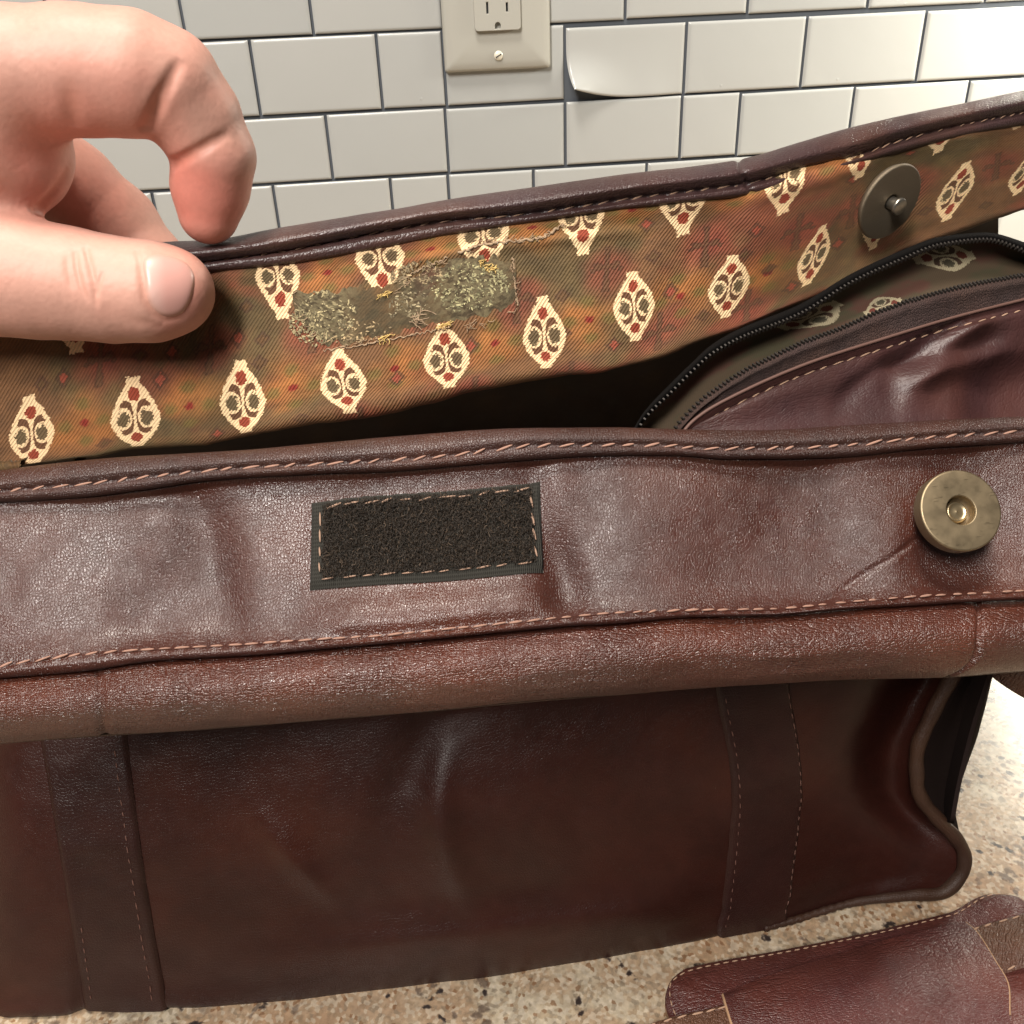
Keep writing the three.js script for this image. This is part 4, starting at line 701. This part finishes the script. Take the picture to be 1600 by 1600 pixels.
{
  const up = [row(988, X1, mixc(zO, zU, 0.35), plus(zD, 0.0020)), row(988, X1, mixc(zO, zU, 0.65), plus(zD, 0.0002)), row(988, X1, plus(zU, 1), plus(zD, 0.0008)), row(988, X1, plus(zU, 5), plus(zD, 0.0026))];
  const S1 = sheet(up, 200, 12), t1 = put('zip_tape', S1.g, M.tape, bag, { label: 'upper black zip tape curving round the pocket' });
  const low = [row(1045, X1, plus(zW, -3), plus(zD, 0.002)), row(1045, X1, plus(zW, 1), plus(zD, 0.0006)), row(1045, X1, plus(zW, 10), plus(zD, -0.0004)), row(1045, X1, mixc(zW, zE, 0.6), plus(zD, 0.0006)), row(1045, X1, plus(zE, 4), plus(zD, 0.0016))];
  const S2 = sheet(low, 200, 24, { bump: (s, t, u, v) => 0.0006 * (fbm(u * 200, v * 200, 2, 0, 891) - 0.5) }), t2 = put('zip_tape', S2.g, M.suede, bag, { label: 'lower zip tape and suede strip below the teeth' });
  const tooth = new RoundedBoxGeometry(0.00045, 0.0013, 0.0007, 1, 0.0001);
  const rowOf = (S, s0, s1, t, n) => { const gs = []; for (let i = 0; i < n; i++) { const s = lerp(s0, s1, i / (n - 1)), a = S.sample(s, t), b = S.sample(Math.min(1, s + 0.004), t), x = b.p.clone().sub(a.p).normalize(), y = a.n.clone().cross(x).normalize(), g = tooth.clone(); g.applyMatrix4(new THREE.Matrix4().makeBasis(x, y, x.clone().cross(y)).setPosition(a.p.addScaledVector(a.n, 0.0003))); gs.push(g); } return mergeGeometries(gs); };
  put('zip_teeth', rowOf(S1, 0.0, 1, 0.66, 118), M.teeth, t1, { kind: 'stuff' }); put('zip_teeth', rowOf(S2, 0.0, 1, 0.24, 112), M.teeth, t2, { kind: 'stuff' });
  // lining seen through the open zip
  const zin = [row(995, X1, plus(zU, 2), plus(zD, 0.0026)), row(1010, X1, (x) => lerp(zU(x), zW(Math.max(x, 1040)), 0.4), plus(zD, 0.0075)), row(1030, X1, (x) => lerp(zU(x), zW(Math.max(x, 1040)), 0.8), plus(zD, 0.0065)), row(1040, X1, plus(zW, 8), plus(zD, 0.0042))];
  const S3 = sheet(zin, 150, 40, { bump: (s, t, u, v) => 0.0012 * (fbm(u * 60, v * 60, 3, 0, 895) - 0.5) * smooth(0, 0.2, t) * smooth(1, 0.8, t) });
  const q = (x, y) => { const a = zU(x) + 2, b = zW(Math.max(x, 1040)) + 8; return [(x - 1010) / (X1 - 1010), clamp((y - a) / (b - a))]; };
  const art = [[[1267, 497], [1312, 472], [1224, 514], [1243, 478], [1280, 522]], [[1368, 484], [1338, 494], [1398, 470], [1362, 466], [1374, 514]], [[1477, 402], [1432, 408], [1522, 398], [1466, 372], [1486, 428]]].map((l) => l.map(([x, y]) => { const [s, t] = q(x, y); return [s * 1024, t * 192]; }));
  const pocketArt = dataTex(1024, 192, (x, yy) => {
    const y = 191 - yy, u = x / 90, v = y / 60, a = fbm(u, v, 4, 0, 901), b = fbm(u + 5, v, 4, 0, 911);
    let c = [0.37, 0.29, 0.19]; const to = (k, m) => c = c.map((z, i) => lerp(z, k[i], m)); to([0.31, 0.29, 0.17], smooth(0.45, 0.65, a) * 0.8); to([0.44, 0.22, 0.17], smooth(0.52, 0.7, b) * 0.6);
    for (const [, t, bt, l, r] of art) { const ux = (r[0] - l[0]) / 2, uy = (r[1] - l[1]) / 2, vx = (bt[0] - t[0]) / 2, vy = (bt[1] - t[1]) / 2, D = ux * vy - uy * vx, mx = (t[0] + bt[0]) / 2, my = (t[1] + bt[1]) / 2, X = x - mx, Y = y - my; const e = lozenge((X * vy - Y * vx) / D, (ux * Y - uy * X) / D, noise2(x * 0.5, y * 0.5, 0, 921)); if (e) c = e; }
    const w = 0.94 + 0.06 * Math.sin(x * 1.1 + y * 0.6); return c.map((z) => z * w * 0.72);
  }, true, false);
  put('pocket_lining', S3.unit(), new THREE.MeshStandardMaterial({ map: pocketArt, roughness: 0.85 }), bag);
  // the leather pocket front, slack and folded
  const pf = [row(1050, X1, plus(zE, -1), plus(zD, 0.0012)), row(1050, X1, plus(zE, 3), plus(zD, -0.0006)), row(1050, X1, plus(zE, 16), plus(zD, 0.0006)), ...[0.3, 0.6].map((t) => row(1050, X1, (x) => lerp(zE(x), Math.max(gT(x) + 26, zE(x) + 30), t), (x) => zD(x) + 0.0002)), row(1050, X1, (x) => Math.max(gT(x) + 26, zE(x) + 30), (x) => lerp(zD(x), gD(x) + 0.011, 0.6)), row(1050, X1, (x) => Math.max(gT(x) + 60, zE(x) + 60), (x) => lerp(zD(x), gD(x) + 0.014, 0.7) + 0.004)];
  const S4 = sheet(pf, 260, 90, { bump: (s, t, u, v) => {
    const x = lerp(1050, X1, s), y = lerp(zE(x), gT(x) + 26, clamp((t - 0.16) / 0.68)), m = smooth(0.2, 0.4, t);
    const f = (x0, y0, x1, y1, w) => { const dx = x1 - x0, dy = y1 - y0, L = Math.hypot(dx, dy), q = ((x - x0) * dx + (y - y0) * dy) / L, p = ((x - x0) * dy - (y - y0) * dx) / L; return [smooth(-20, 25, q) * smooth(L + 30, L - 25, q), p / w]; };
    let h = 0; let [a, p] = f(1515, 510, 1395, 625, 22); h += a * (0.0026 * Math.exp(-((p - 1.1) ** 2)) - 0.0024 * Math.exp(-(p * p)));
    [a, p] = f(1395, 625, 1560, 590, 16); h += a * (0.0018 * Math.exp(-((p - 1.2) ** 2)) - 0.0018 * Math.exp(-(p * p))) * -1;
    [a, p] = f(1400, 590, 1310, 650, 14); h -= a * 0.0012 * Math.exp(-(p * p));
    h += 0.0016 * Math.exp(-(((x - 1560) / 60) ** 2) - (((y - 535) / 40) ** 2)) - 0.005 * smooth(1480, 1570, x) * smooth(585, 640, y);
    return m * (h + 0.0008 * (fbm(u * 22, v * 22, 3, 0, 931) - 0.5)) - 0.0003 * Math.exp(-(((t - 0.34) / 0.02) ** 2));
  } });
  const pk = put('pocket_front', S4.g, M.pocket, bag, { label: 'slack leather pocket front with soft folds' });
  put('edge_trim', tube(Array.from({ length: 30 }, (_, i) => { const x = lerp(1056, X1, i / 29); return at(x, zE(x) + 1, zD(x) - 0.0007); }), 0.00042, 120, 6), plain([0.11, 0.055, 0.042], 0.65), pk);
  put('stitching', seam(S4, 0.03, 1, () => 0.34, 0.0037, 0.0002, { slant: 0.0003, fill: 0.7, lift: 0.4 }), M.threadTan, pk);
}
// --- the end of a carrying strap hanging at the right of the bag
{
  const S = sheet([[[1546, 1040], [1572, 1062], [1604, 1082], [1660, 1110]], [[1576, 1036], [1600, 1048], [1630, 1062], [1690, 1086]], [[1610, 1020], [1640, 1034], [1680, 1050], [1740, 1072]]].map((r, i) => path(r.map(([x, y]) => at(x, y, 0.272 - 0.004 * Math.sin(i / 2 * Math.PI))))), 40, 12, { thick: 0.0028 });
  const o = put('carrying_strap', S.g, M.padStrap, bag); put('stitching', seam(S, 0.1, 0.95, () => 0.3, 0.0042, 0.0003, { slant: 0.0004 }), M.threadTan, o);
}

// ------------------------------------------------------------------ the shoulder pad with its strap, lying on the counter
{
  const o = group('shoulder_pad', 'reddish brown leather shoulder pad with a sewn sleeve on the counter before the bag', 'shoulder pad', [0.12, 0, 0.52]);
  const A = onCounter(1020, 1535), B = onCounter(1590, 1396), e1 = B.clone().sub(A), L = e1.length(); e1.normalize(); const e2 = V(-e1.z, 0, e1.x); if (e2.z < 0) e2.negate();
  const Wd = 0.062, hx = L / 2, hy = Wd / 2, r = 0.0115, C = A.clone().addScaledVector(e1, hx).addScaledVector(e2, hy);
  const topBow = curve([[-1, 0], [-0.8, -0.0004], [-0.3, 0.0012], [0.2, 0.0022], [0.55, 0.0022], [0.8, -0.0006], [1, 0.0004]]);
  const padPt = (a, b, lift = 0) => {
    let x = a * hx, y = b * hy; const cx = hx - r, cy = hy - r, u = (Math.abs(x) - cx) / r, v = (Math.abs(y) - cy) / r;
    if (u > 0 && v > 0) { x = Math.sign(x) * (cx + r * u * Math.sqrt(1 - v * v / 2)); y = Math.sign(y) * (cy + r * v * Math.sqrt(1 - u * u / 2)); }
    const e = Math.min(1 - Math.abs(a), (1 - Math.abs(b)) * hy / hx) * hx;
    y += topBow(a) * smooth(0.5, -1, b);
    const z = 0.0022 + 0.0032 * Math.sqrt(clamp(e / 0.012)) + 0.0022 * Math.exp(-(((a - 0.86) / 0.16) ** 2)) * smooth(0, 0.004, e) + 0.0006 * (fbm(a * 9, b * 6, 3, 0, 941) - 0.5) * smooth(0, 0.006, e) + 0.0005 * (fbm(a * 44, b * 8, 3, 0, 943) - 0.5) * smooth(-0.6, -0.85, a);
    return C.clone().addScaledVector(e1, x).addScaledVector(e2, y).add(V(0, z + lift, 0));
  };
  const ks = (n) => { const a = []; for (let i = 0; i <= n; i++) { const t = i / n * 2 - 1; a.push(Math.sign(t) * (1 - Math.pow(1 - Math.abs(t), 1.3))); } return a; };
  const na = 130, nb = 70, KA = ks(na), KB = ks(nb);
  const S = sheet(KB.map((b) => (s) => padPt(KA[Math.round(s * na)], b)), na, nb, { linear: true, thick: 0 });
  const base = put('pad_top', S.g, M.pad, o);
  const ringPts = (k, lift) => { const q = []; for (let i = 0; i <= 40; i++) q.push(padPt(lerp(-1, 1, i / 40) * (1 - k * 0.012 / hx * 8), -1 + k * 0.16, lift)); return q; };
  // skirt down to the counter in the paler cut edge
  const loop = []; for (let i = 0; i <= 60; i++) loop.push(padPt(lerp(-1, 1, i / 60), -1)); for (let i = 1; i <= 30; i++) loop.push(padPt(1, lerp(-1, 1, i / 30))); for (let i = 1; i <= 60; i++) loop.push(padPt(lerp(1, -1, i / 60), 1)); for (let i = 1; i <= 30; i++) loop.push(padPt(-1, lerp(1, -1, i / 30)));
  const lp = (lift) => (s) => { const p = loop[Math.round(s * (loop.length - 1))].clone(); if (lift) p.y = 0.0003; return p; };
  put('cut_edge', sheet([lp(0), lp(1)], loop.length - 1, 1, { linear: true }).g, M.rawEdge, o);
  // stitching round the border
  const inset = 0.0017, st = [], corner = []; const around = (k) => { const n = 150, q = []; const ax = 1 - k / hx, by = 1 - k / hy; for (let i = 0; i <= n; i++) q.push(padPt(lerp(-ax, ax, i / n), -by)); for (let i = 1; i <= 80; i++) q.push(padPt(ax, lerp(-by, by, i / 80))); const w = []; for (let i = 0; i <= 80; i++) w.push(padPt(-ax, lerp(by, -by, i / 80))); return w.concat(q.slice(1)); };
  const line = new THREE.CatmullRomCurve3(around(inset), false, 'centripetal'); line.arcLengthDivisions = 900; const LL = line.getLength(), n = Math.round(LL / 0.0027);
  for (let i = 0; i < n; i++) { const a = line.getPointAt(i / n), b = line.getPointAt(Math.min(1, (i + 0.72) / n)); a.y += 0.0002; b.y += 0.0002; st.push(stitchAt(a, b, V(0, 1, 0), 0.00019)); }
  put('stitching', mergeGeometries(st), M.threadTan, base);
  // the sleeve across the pad
  const onPad = (px, py, h) => onCounter(px, py, h);
  const sl = [
    [[1130, 1552, 0.0068], [1200, 1524, 0.0066], [1300, 1494, 0.0066], [1400, 1464, 0.0066], [1508, 1440, 0.0072]],
    [[1134, 1566, 0.0078], [1215, 1546, 0.0082], [1310, 1516, 0.0084], [1415, 1486, 0.0086], [1527, 1456, 0.0092]],
    [[1142, 1592, 0.0088], [1230, 1574, 0.0098], [1325, 1548, 0.0102], [1435, 1518, 0.0106], [1556, 1502, 0.0112]],
    [[1152, 1622, 0.0090], [1245, 1604, 0.0102], [1342, 1580, 0.0106], [1455, 1556, 0.0110], [1575, 1538, 0.0112]],
    [[1165, 1670, 0.0086], [1260, 1652, 0.0096], [1360, 1632, 0.0100], [1470, 1606, 0.0102], [1578, 1590, 0.0098]],
    [[1180, 1730, 0.0070], [1280, 1712, 0.0076], [1380, 1692, 0.0076], [1490, 1668, 0.0076], [1590, 1650, 0.0070]],
  ].map((r) => path(r.map((q) => onPad(...q))));
  const SL = sheet(sl, 90, 70, { thick: 0.0013, bump: (s, t, u, v) => 0.0011 * (fbm(u * 34, v * 30, 3, 0, 951) - 0.5) * smooth(0, 0.15, t) + 0.0003 * (fbm(u * 160, v * 120, 3, 0, 953) - 0.5) });
  const sleeve = put('sleeve', SL.g, M.pad, o, { label: 'raised leather sleeve sewn across the shoulder pad' });
  put('cut_edge', tube(Array.from({ length: 14 }, (_, i) => { const q = SL.sample(1, i / 13 * 0.78); return q.p.addScaledVector(q.n, -0.0006); }), 0.0006, 60, 6), M.rawEdge, sleeve);
  put('cut_edge', tube(Array.from({ length: 14 }, (_, i) => { const q = SL.sample(0, i / 13); return q.p.addScaledVector(q.n, -0.0006); }), 0.0006, 60, 6), M.rawEdge, sleeve);
  // the strap running through it
  const strap = (rows, nm) => { const T = sheet(rows.map((r) => path(r.map((q) => onPad(...q)))), 60, 20, { thick: 0.0022, bump: (s, t, u, v) => 0.0006 * (fbm(u * 160, v * 90, 3, 0, 961) - 0.5) + 0.0005 * Math.sqrt(clamp(Math.min(t, 1 - t) / 0.08)) }); const q = put('strap', T.g, M.padStrap, o); put('stitching', mergeGeometries([seam(T, 0.02, 0.98, () => 0.08, 0.0042, 0.00028, { slant: 0.0004 }), seam(T, 0.02, 0.98, () => 0.92, 0.0042, 0.00028, { slant: 0.0004 })]), M.threadTan, q); put('cut_edge', tube(Array.from({ length: 12 }, (_, i) => { const w = T.sample(i / 11, 0); return w.p.addScaledVector(w.n, -0.0009); }), 0.0007, 40, 6), M.rawEdge, q); };
  strap([[[1440, 1474, 0.0040], [1521, 1450, 0.0060], [1600, 1427, 0.0092], [1720, 1392, 0.009]], [[1475, 1508, 0.0048], [1548, 1486, 0.0068], [1600, 1470, 0.0098], [1720, 1434, 0.0096]], [[1500, 1540, 0.0048], [1572, 1521, 0.0066], [1610, 1510, 0.0092], [1720, 1476, 0.009]]]);
  strap([[[960, 1618, 0.0072], [1037, 1593, 0.0084], [1127, 1572, 0.0072], [1200, 1556, 0.0040]], [[975, 1660, 0.0078], [1050, 1640, 0.009], [1140, 1618, 0.0076], [1215, 1600, 0.0044]], [[990, 1702, 0.0072], [1070, 1684, 0.0084], [1160, 1662, 0.0072], [1230, 1646, 0.004]]]);
}

// ------------------------------------------------------------------ the hand that lifts the lining
{
  const o = group('person', 'bare hand of a person pinching the lined edge between thumb and fingers', 'person', [-0.13, 0.2, 0.47]);
  const node = ([px, py, d, r]) => ({ p: at(px, py, d), r: r * d / F });
  const chains = [
    { k: 0.002, n: [[-90, 130, 0.186, 104], [20, 116, 0.186, 96], [110, 111, 0.187, 93], [150, 113, 0.1873, 90.5], [205, 116, 0.188, 90], [262, 127, 0.19, 76], [304, 181, 0.195, 68], [335, 243, 0.199, 60], [329, 290, 0.2025, 57], [326, 334, 0.2045, 46]] },                 // index finger
    { k: 0.0016, n: [[-260, 380, 0.198, 130], [-90, 420, 0.196, 100], [0, 427, 0.197, 94], [60, 438, 0.1975, 88], [115, 444, 0.198, 83], [175, 453, 0.1985, 79], [232, 456, 0.1985, 75], [266, 455, 0.1992, 63], [280, 457, 0.1994, 50]] },                               // thumb
    { k: 0.0014, n: [[-90, 190, 0.206, 90], [30, 235, 0.213, 74], [108, 292, 0.221, 70], [178, 354, 0.2275, 66], [232, 420, 0.229, 60], [262, 470, 0.228, 50]] },    // middle finger, behind the edge
    { k: 0.0014, n: [[-160, 250, 0.222, 84], [-20, 330, 0.238, 66], [70, 420, 0.243, 60], [120, 490, 0.24, 50]] },                                                   // ring finger
    { k: 0.0014, n: [[-240, 320, 0.234, 76], [-90, 400, 0.25, 56], [-10, 470, 0.252, 50], [30, 530, 0.248, 42]] },                                                   // little finger
    { k: 0.005, n: [[-90, 150, 0.188, 108], [-30, 215, 0.193, 106], [8, 238, 0.1965, 100]] },                                                                        // web between thumb and index
    { k: 0.008, n: [[-110, 240, 0.198, 130], [-300, 330, 0.206, 165], [-470, 400, 0.21, 150]] }, { k: 0.008, n: [[-160, 280, 0.22, 120], [-320, 350, 0.226, 140], [-470, 400, 0.218, 140]] },                                     // palm
    { k: 0.01, n: [[-470, 400, 0.212, 150], [-640, 480, 0.215, 140]] },                                                                                              // wrist
  ].map((c) => ({ k: c.k, n: c.n.map(node) }));
  const segs = []; chains.forEach((c, ci) => { for (let i = 0; i < c.n.length - 1; i++) { const a = c.n[i], b = c.n[i + 1], ba = b.p.clone().sub(a.p); segs.push({ ci, k: c.k, ax: a.p.x, ay: a.p.y, az: a.p.z, bx: ba.x, by: ba.y, bz: ba.z, r1: a.r, rr: a.r - b.r, l2: ba.lengthSq() }); } });
  const smin = (a, b, k) => { const h = Math.max(k - Math.abs(a - b), 0) / k; return Math.min(a, b) - h * h * k * 0.25; };
  function cone(s, x, y, z) {                     // distance to a round cone
    const px = x - s.ax, py = y - s.ay, pz = z - s.az, a2 = s.l2 - s.rr * s.rr, il2 = 1 / s.l2;
    const Y = px * s.bx + py * s.by + pz * s.bz, Z = Y - s.l2;
    const qx = px * s.l2 - s.bx * Y, qy = py * s.l2 - s.by * Y, qz = pz * s.l2 - s.bz * Y, x2 = qx * qx + qy * qy + qz * qz, y2 = Y * Y * s.l2, z2 = Z * Z * s.l2;
    const k = Math.sign(s.rr) * s.rr * s.rr * x2;
    if (Math.sign(Z) * a2 * z2 > k) return Math.sqrt(x2 + z2) * il2 - (s.r1 - s.rr);
    if (Math.sign(Y) * a2 * y2 < k) return Math.sqrt(x2 + y2) * il2 - s.r1;
    return (Math.sqrt(x2 * a2 * il2) + Y * s.rr) * il2 - s.r1;
  }
  const nC = chains.length, dc = new Float64Array(nC);
  function body(x, y, z) {
    dc.fill(9);
    for (const s of segs) { const d = cone(s, x, y, z); dc[s.ci] = dc[s.ci] > 8 ? d : smin(dc[s.ci], d, 0.0022); }
    let d = dc[0]; for (let i = 1; i < nC; i++) d = smin(d, dc[i], chains[i].k);
    return d;
  }
  const hit = (px, py, fn = body) => { const dir = ray(px, py), L = dir.length(); let t = 0.12; for (let i = 0; i < 200; i++) { const p = EYE.clone().addScaledVector(dir, t), d = fn(p.x, p.y, p.z); if (d < 0.00003) return p; t += d * 0.8 / L; if (t > 0.5) return null; } return null; };
  const grooves = [                               // the folds of the skin, on its surface
    [[[229, 200], [238, 184], [252, 152], [268, 122], [282, 92]], 0.0012, 0.0019], [[[268, 256], [280, 252], [305, 238], [332, 222], [360, 206]], 0.0010, 0.0016], [[[108, 140], [111, 160], [114, 178], [117, 200]], 0.0018, 0.0006],
    [[[118, 396], [120, 420], [126, 446], [136, 468]], 0.0006, 0.00042], [[[134, 388], [141, 415], [147, 440], [148, 462]], 0.0006, 0.0004], [[[160, 428], [154, 445], [149, 466], [152, 480]], 0.0005, 0.0003], [[[104, 404], [108, 430], [114, 452]], 0.0007, 0.00025],
     [[[214, 392], [219, 412], [222, 440], [226, 470], [238, 490], [258, 501], [284, 498]], 0.0007, 0.00034], [[[60, 330], [66, 322], [90, 292], [108, 262]], 0.0014, 0.0009],
    [[[205, 500], [230, 505], [255, 512]], 0.0012, 0.0002], 
  ].map(([pts, w, dep], i) => ({ open: i < 2, q: pts.map(([x, y]) => hit(x, y)).filter(Boolean), w, dep })).filter((g) => g.q.length > 1);
  grooves.forEach((g) => { g.c = g.q.reduce((a, b) => a.add(b), V(0, 0, 0)).multiplyScalar(1 / g.q.length); g.R = Math.max(...g.q.map((p) => p.distanceTo(g.c))) + 3 * g.w; });
  const fold = (g, x, y, z) => {
    if ((x - g.c.x) ** 2 + (y - g.c.y) ** 2 + (z - g.c.z) ** 2 > g.R * g.R) return 0;
    let m = 9, at_ = 0; for (let i = 0; i < g.q.length - 1; i++) { const a = g.q[i], b = g.q[i + 1], bx = b.x - a.x, by = b.y - a.y, bz = b.z - a.z, t = clamp(((x - a.x) * bx + (y - a.y) * by + (z - a.z) * bz) / (bx * bx + by * by + bz * bz)), d = Math.hypot(x - a.x - bx * t, y - a.y - by * t, z - a.z - bz * t); if (d < m) { m = d; at_ = (i + t) / (g.q.length - 1); } }
    return Math.exp(-((m / g.w) ** 2)) * (g.open ? Math.cos(Math.PI / 2 * clamp(at_)) ** 0.7 : Math.sin(Math.PI * clamp(0.08 + at_ * 0.9)) ** 0.5);
  };
  const skin = (x, y, z) => {
    let d = body(x, y, z); if (Math.abs(d) > 0.004) return d;
    for (const g of grooves) d += g.dep * fold(g, x, y, z);
    return d + 0.00003 * (noise3(x * 700, y * 700, z * 700) - 0.5) + 0.00005 * (noise3(x * 90, y * 90, z * 90) - 0.5) + 0.00005 * (noise3(x * 1700, y * 1700, z * 1700) - 0.5);
  };
  // surface nets over the part of space near the skin
  const c = 0.00046, lo = V(9, 9, 9), hi = V(-9, -9, -9);
  for (const s of chains) for (const q of s.n) { lo.min(q.p.clone().addScalar(-q.r)); hi.max(q.p.clone().addScalar(q.r)); }
  lo.subScalar(0.003); hi.addScalar(0.003); lo.x = Math.max(lo.x, -0.215);
  const nx = Math.ceil((hi.x - lo.x) / c), ny = Math.ceil((hi.y - lo.y) / c), nz = Math.ceil((hi.z - lo.z) / c), val = new Float32Array(nx * ny * nz), B = 8;
  for (let z0 = 0; z0 < nz; z0 += B) for (let y0 = 0; y0 < ny; y0 += B) for (let x0 = 0; x0 < nx; x0 += B) {
    const far = body(lo.x + (x0 + B / 2) * c, lo.y + (y0 + B / 2) * c, lo.z + (z0 + B / 2) * c), away = Math.abs(far) > B * c * 1.1 + 0.003;
    for (let z = z0; z < Math.min(nz, z0 + B); z++) for (let y = y0; y < Math.min(ny, y0 + B); y++) for (let x = x0; x < Math.min(nx, x0 + B); x++) val[(z * ny + y) * nx + x] = away ? far : skin(lo.x + x * c, lo.y + y * c, lo.z + z * c);
  }
  const vid = new Int32Array(nx * ny * nz).fill(-1), pos = [], idx = [], sx = 1, sy = nx, sz = nx * ny;
  const E = [[0, 1], [0, 2], [0, 4], [1, 3], [1, 5], [2, 3], [2, 6], [3, 7], [4, 5], [4, 6], [5, 7], [6, 7]], off = [0, sx, sy, sx + sy, sz, sx + sz, sy + sz, sx + sy + sz];
  for (let z = 0; z < nz - 1; z++) for (let y = 0; y < ny - 1; y++) for (let x = 0; x < nx - 1; x++) {
    const k = (z * ny + y) * nx + x; let mask = 0; for (let i = 0; i < 8; i++) if (val[k + off[i]] < 0) mask |= 1 << i;
    if (mask === 0 || mask === 255) continue;
    let px = 0, py = 0, pz = 0, n = 0;
    for (const [a, b] of E) { if (!((mask >> a ^ mask >> b) & 1)) continue; const va = val[k + off[a]], vb = val[k + off[b]], t = va / (va - vb); px += (a & 1) + t * ((b & 1) - (a & 1)); py += (a >> 1 & 1) + t * ((b >> 1 & 1) - (a >> 1 & 1)); pz += (a >> 2) + t * ((b >> 2) - (a >> 2)); n++; }
    vid[k] = pos.length / 3; pos.push(lo.x + (x + px / n) * c, lo.y + (y + py / n) * c, lo.z + (z + pz / n) * c);
  }
  for (let z = 1; z < nz - 1; z++) for (let y = 1; y < ny - 1; y++) for (let x = 1; x < nx - 1; x++) {
    const k = (z * ny + y) * nx + x, v = val[k] < 0;
    for (const [d, u, w] of [[sx, sy, sz], [sy, sz, sx], [sz, sx, sy]]) {
      if (v === (val[k + d] < 0)) continue;
      const a = vid[k], b = vid[k - u], e = vid[k - u - w], f = vid[k - w]; if (a < 0 || b < 0 || e < 0 || f < 0) continue;
      if (v) idx.push(a, b, e, a, e, f); else idx.push(a, e, b, a, f, e);
    }
  }
  const nor = new Float32Array(pos.length), col = new Float32Array(pos.length), h = 0.0003;
  const spot = (px, py, d, r) => { const p = at(px, py, d); return (x, y, z) => Math.exp(-((x - p.x) ** 2 + (y - p.y) ** 2 + (z - p.z) ** 2) / (r * r)); };
  const pinks = [[spot(322, 322, 0.199, 0.009), 1.0], [spot(312, 280, 0.198, 0.007), 0.55], [spot(300, 250, 0.195, 0.004), 0.4], [spot(292, 495, 0.193, 0.006), 0.5], [spot(316, 440, 0.193, 0.004), 0.35], [spot(60, 250, 0.187, 0.012), 0.45], [spot(130, 180, 0.18, 0.010), 0.4], [spot(150, 300, 0.216, 0.010), 0.5], [spot(60, 330, 0.2, 0.008), 0.4], [spot(240, 160, 0.185, 0.008), 0.3]];
  for (let i = 0; i < pos.length; i += 3) {
    const x = pos[i], y = pos[i + 1], z = pos[i + 2];
    const n = V(skin(x + h, y, z) - skin(x - h, y, z), skin(x, y + h, z) - skin(x, y - h, z), skin(x, y, z + h) - skin(x, y, z - h)).normalize(); nor[i] = n.x; nor[i + 1] = n.y; nor[i + 2] = n.z;
    let pk = 0; for (const [f, w] of pinks) pk += w * f(x, y, z); pk = clamp(pk);
    let cr_ = 0; for (const g of grooves) cr_ = Math.max(cr_, fold(g, x, y, z) * clamp(g.dep / 0.0009)); 
    const m = noise3(x * 260, y * 260, z * 260) - 0.5, m2 = noise3(x * 900, y * 900, z * 900) - 0.5;
    const base = [0.59, 0.318, 0.248], pink = [0.64, 0.23, 0.175], deep = [0.5, 0.2, 0.13];
    for (let j = 0; j < 3; j++) { let v = lerp(base[j], pink[j], clamp(pk + m * 0.3)); v = lerp(v, deep[j], cr_ * 0.6); col[i + j] = v * (1 + 0.07 * m2 + 0.05 * m + 0.07 * (noise3(x * 2100, y * 2100, z * 2100) - 0.5)); }
  }
  const g = new THREE.BufferGeometry(); g.setAttribute('position', new THREE.Float32BufferAttribute(pos, 3)); g.setAttribute('normal', new THREE.BufferAttribute(nor, 3)); g.setAttribute('color', new THREE.BufferAttribute(col, 3)); g.setIndex(idx);
  put('hand', g, new THREE.MeshPhysicalMaterial({ vertexColors: true, roughness: 0.5, specularIntensity: 0.7, sheen: 0.15, sheenRoughness: 0.5, sheenColor: new THREE.Color(1, 0.7, 0.55) }), o);
  // thumb nail: a curved plate set into the skin
  const outline = [[224, 402], [226, 440], [230, 468], [241, 486], [260, 497], [283, 493], [297, 476], [305, 449], [305, 427], [294, 410], [268, 398], [242, 395]];
  const oc = new THREE.CatmullRomCurve3(outline.map(([x, y]) => V(x, y, 0)), true, 'centripetal'), C = V(263, 446, 0), NR = 12, NA = 64, np = [], nc = [], ni = [];
  for (let a = 0; a <= NR; a++) for (let b = 0; b <= NA; b++) {
    const r = a / NR, e = oc.getPointAt(b / NA % 1), q = C.clone().lerp(e, r), p = hit(q.x, q.y), n = V(body(p.x + h, p.y, p.z) - body(p.x - h, p.y, p.z), body(p.x, p.y + h, p.z) - body(p.x, p.y - h, p.z), body(p.x, p.y, p.z + h) - body(p.x, p.y, p.z - h)).normalize();
    const lift = -0.0006 * r ** 12 + 0.0003 + 0.0003 * (1 - r * r); p.addScaledVector(n, lift); np.push(p.x, p.y, p.z);
    const lun = smooth(262, 238, q.x - 0.06 * (q.y - 446)), rimq = smooth(0.72, 1, r); let k = [0.60, 0.315, 0.27]; k = k.map((v, i) => lerp(v, [0.66, 0.43, 0.375][i], lun * 0.7)); k = k.map((v, i) => lerp(v, [0.58, 0.315, 0.245][i], rimq * 0.9)); nc.push(...k);
  }
  for (let a = 0; a < NR; a++) for (let b = 0; b < NA; b++) { const k = a * (NA + 1) + b; ni.push(k, k + 1, k + NA + 1, k + 1, k + NA + 2, k + NA + 1); }
  const ng = new THREE.BufferGeometry(); ng.setAttribute('position', new THREE.Float32BufferAttribute(np, 3)); ng.setAttribute('color', new THREE.Float32BufferAttribute(nc, 3)); ng.setIndex(ni); ng.computeVertexNormals();
  put('thumb_nail', ng, new THREE.MeshPhysicalMaterial({ vertexColors: true, roughness: 0.38, clearcoat: 0.12, clearcoatRoughness: 0.3, side: THREE.DoubleSide }), o);
}
renderer.render(scene, camera);
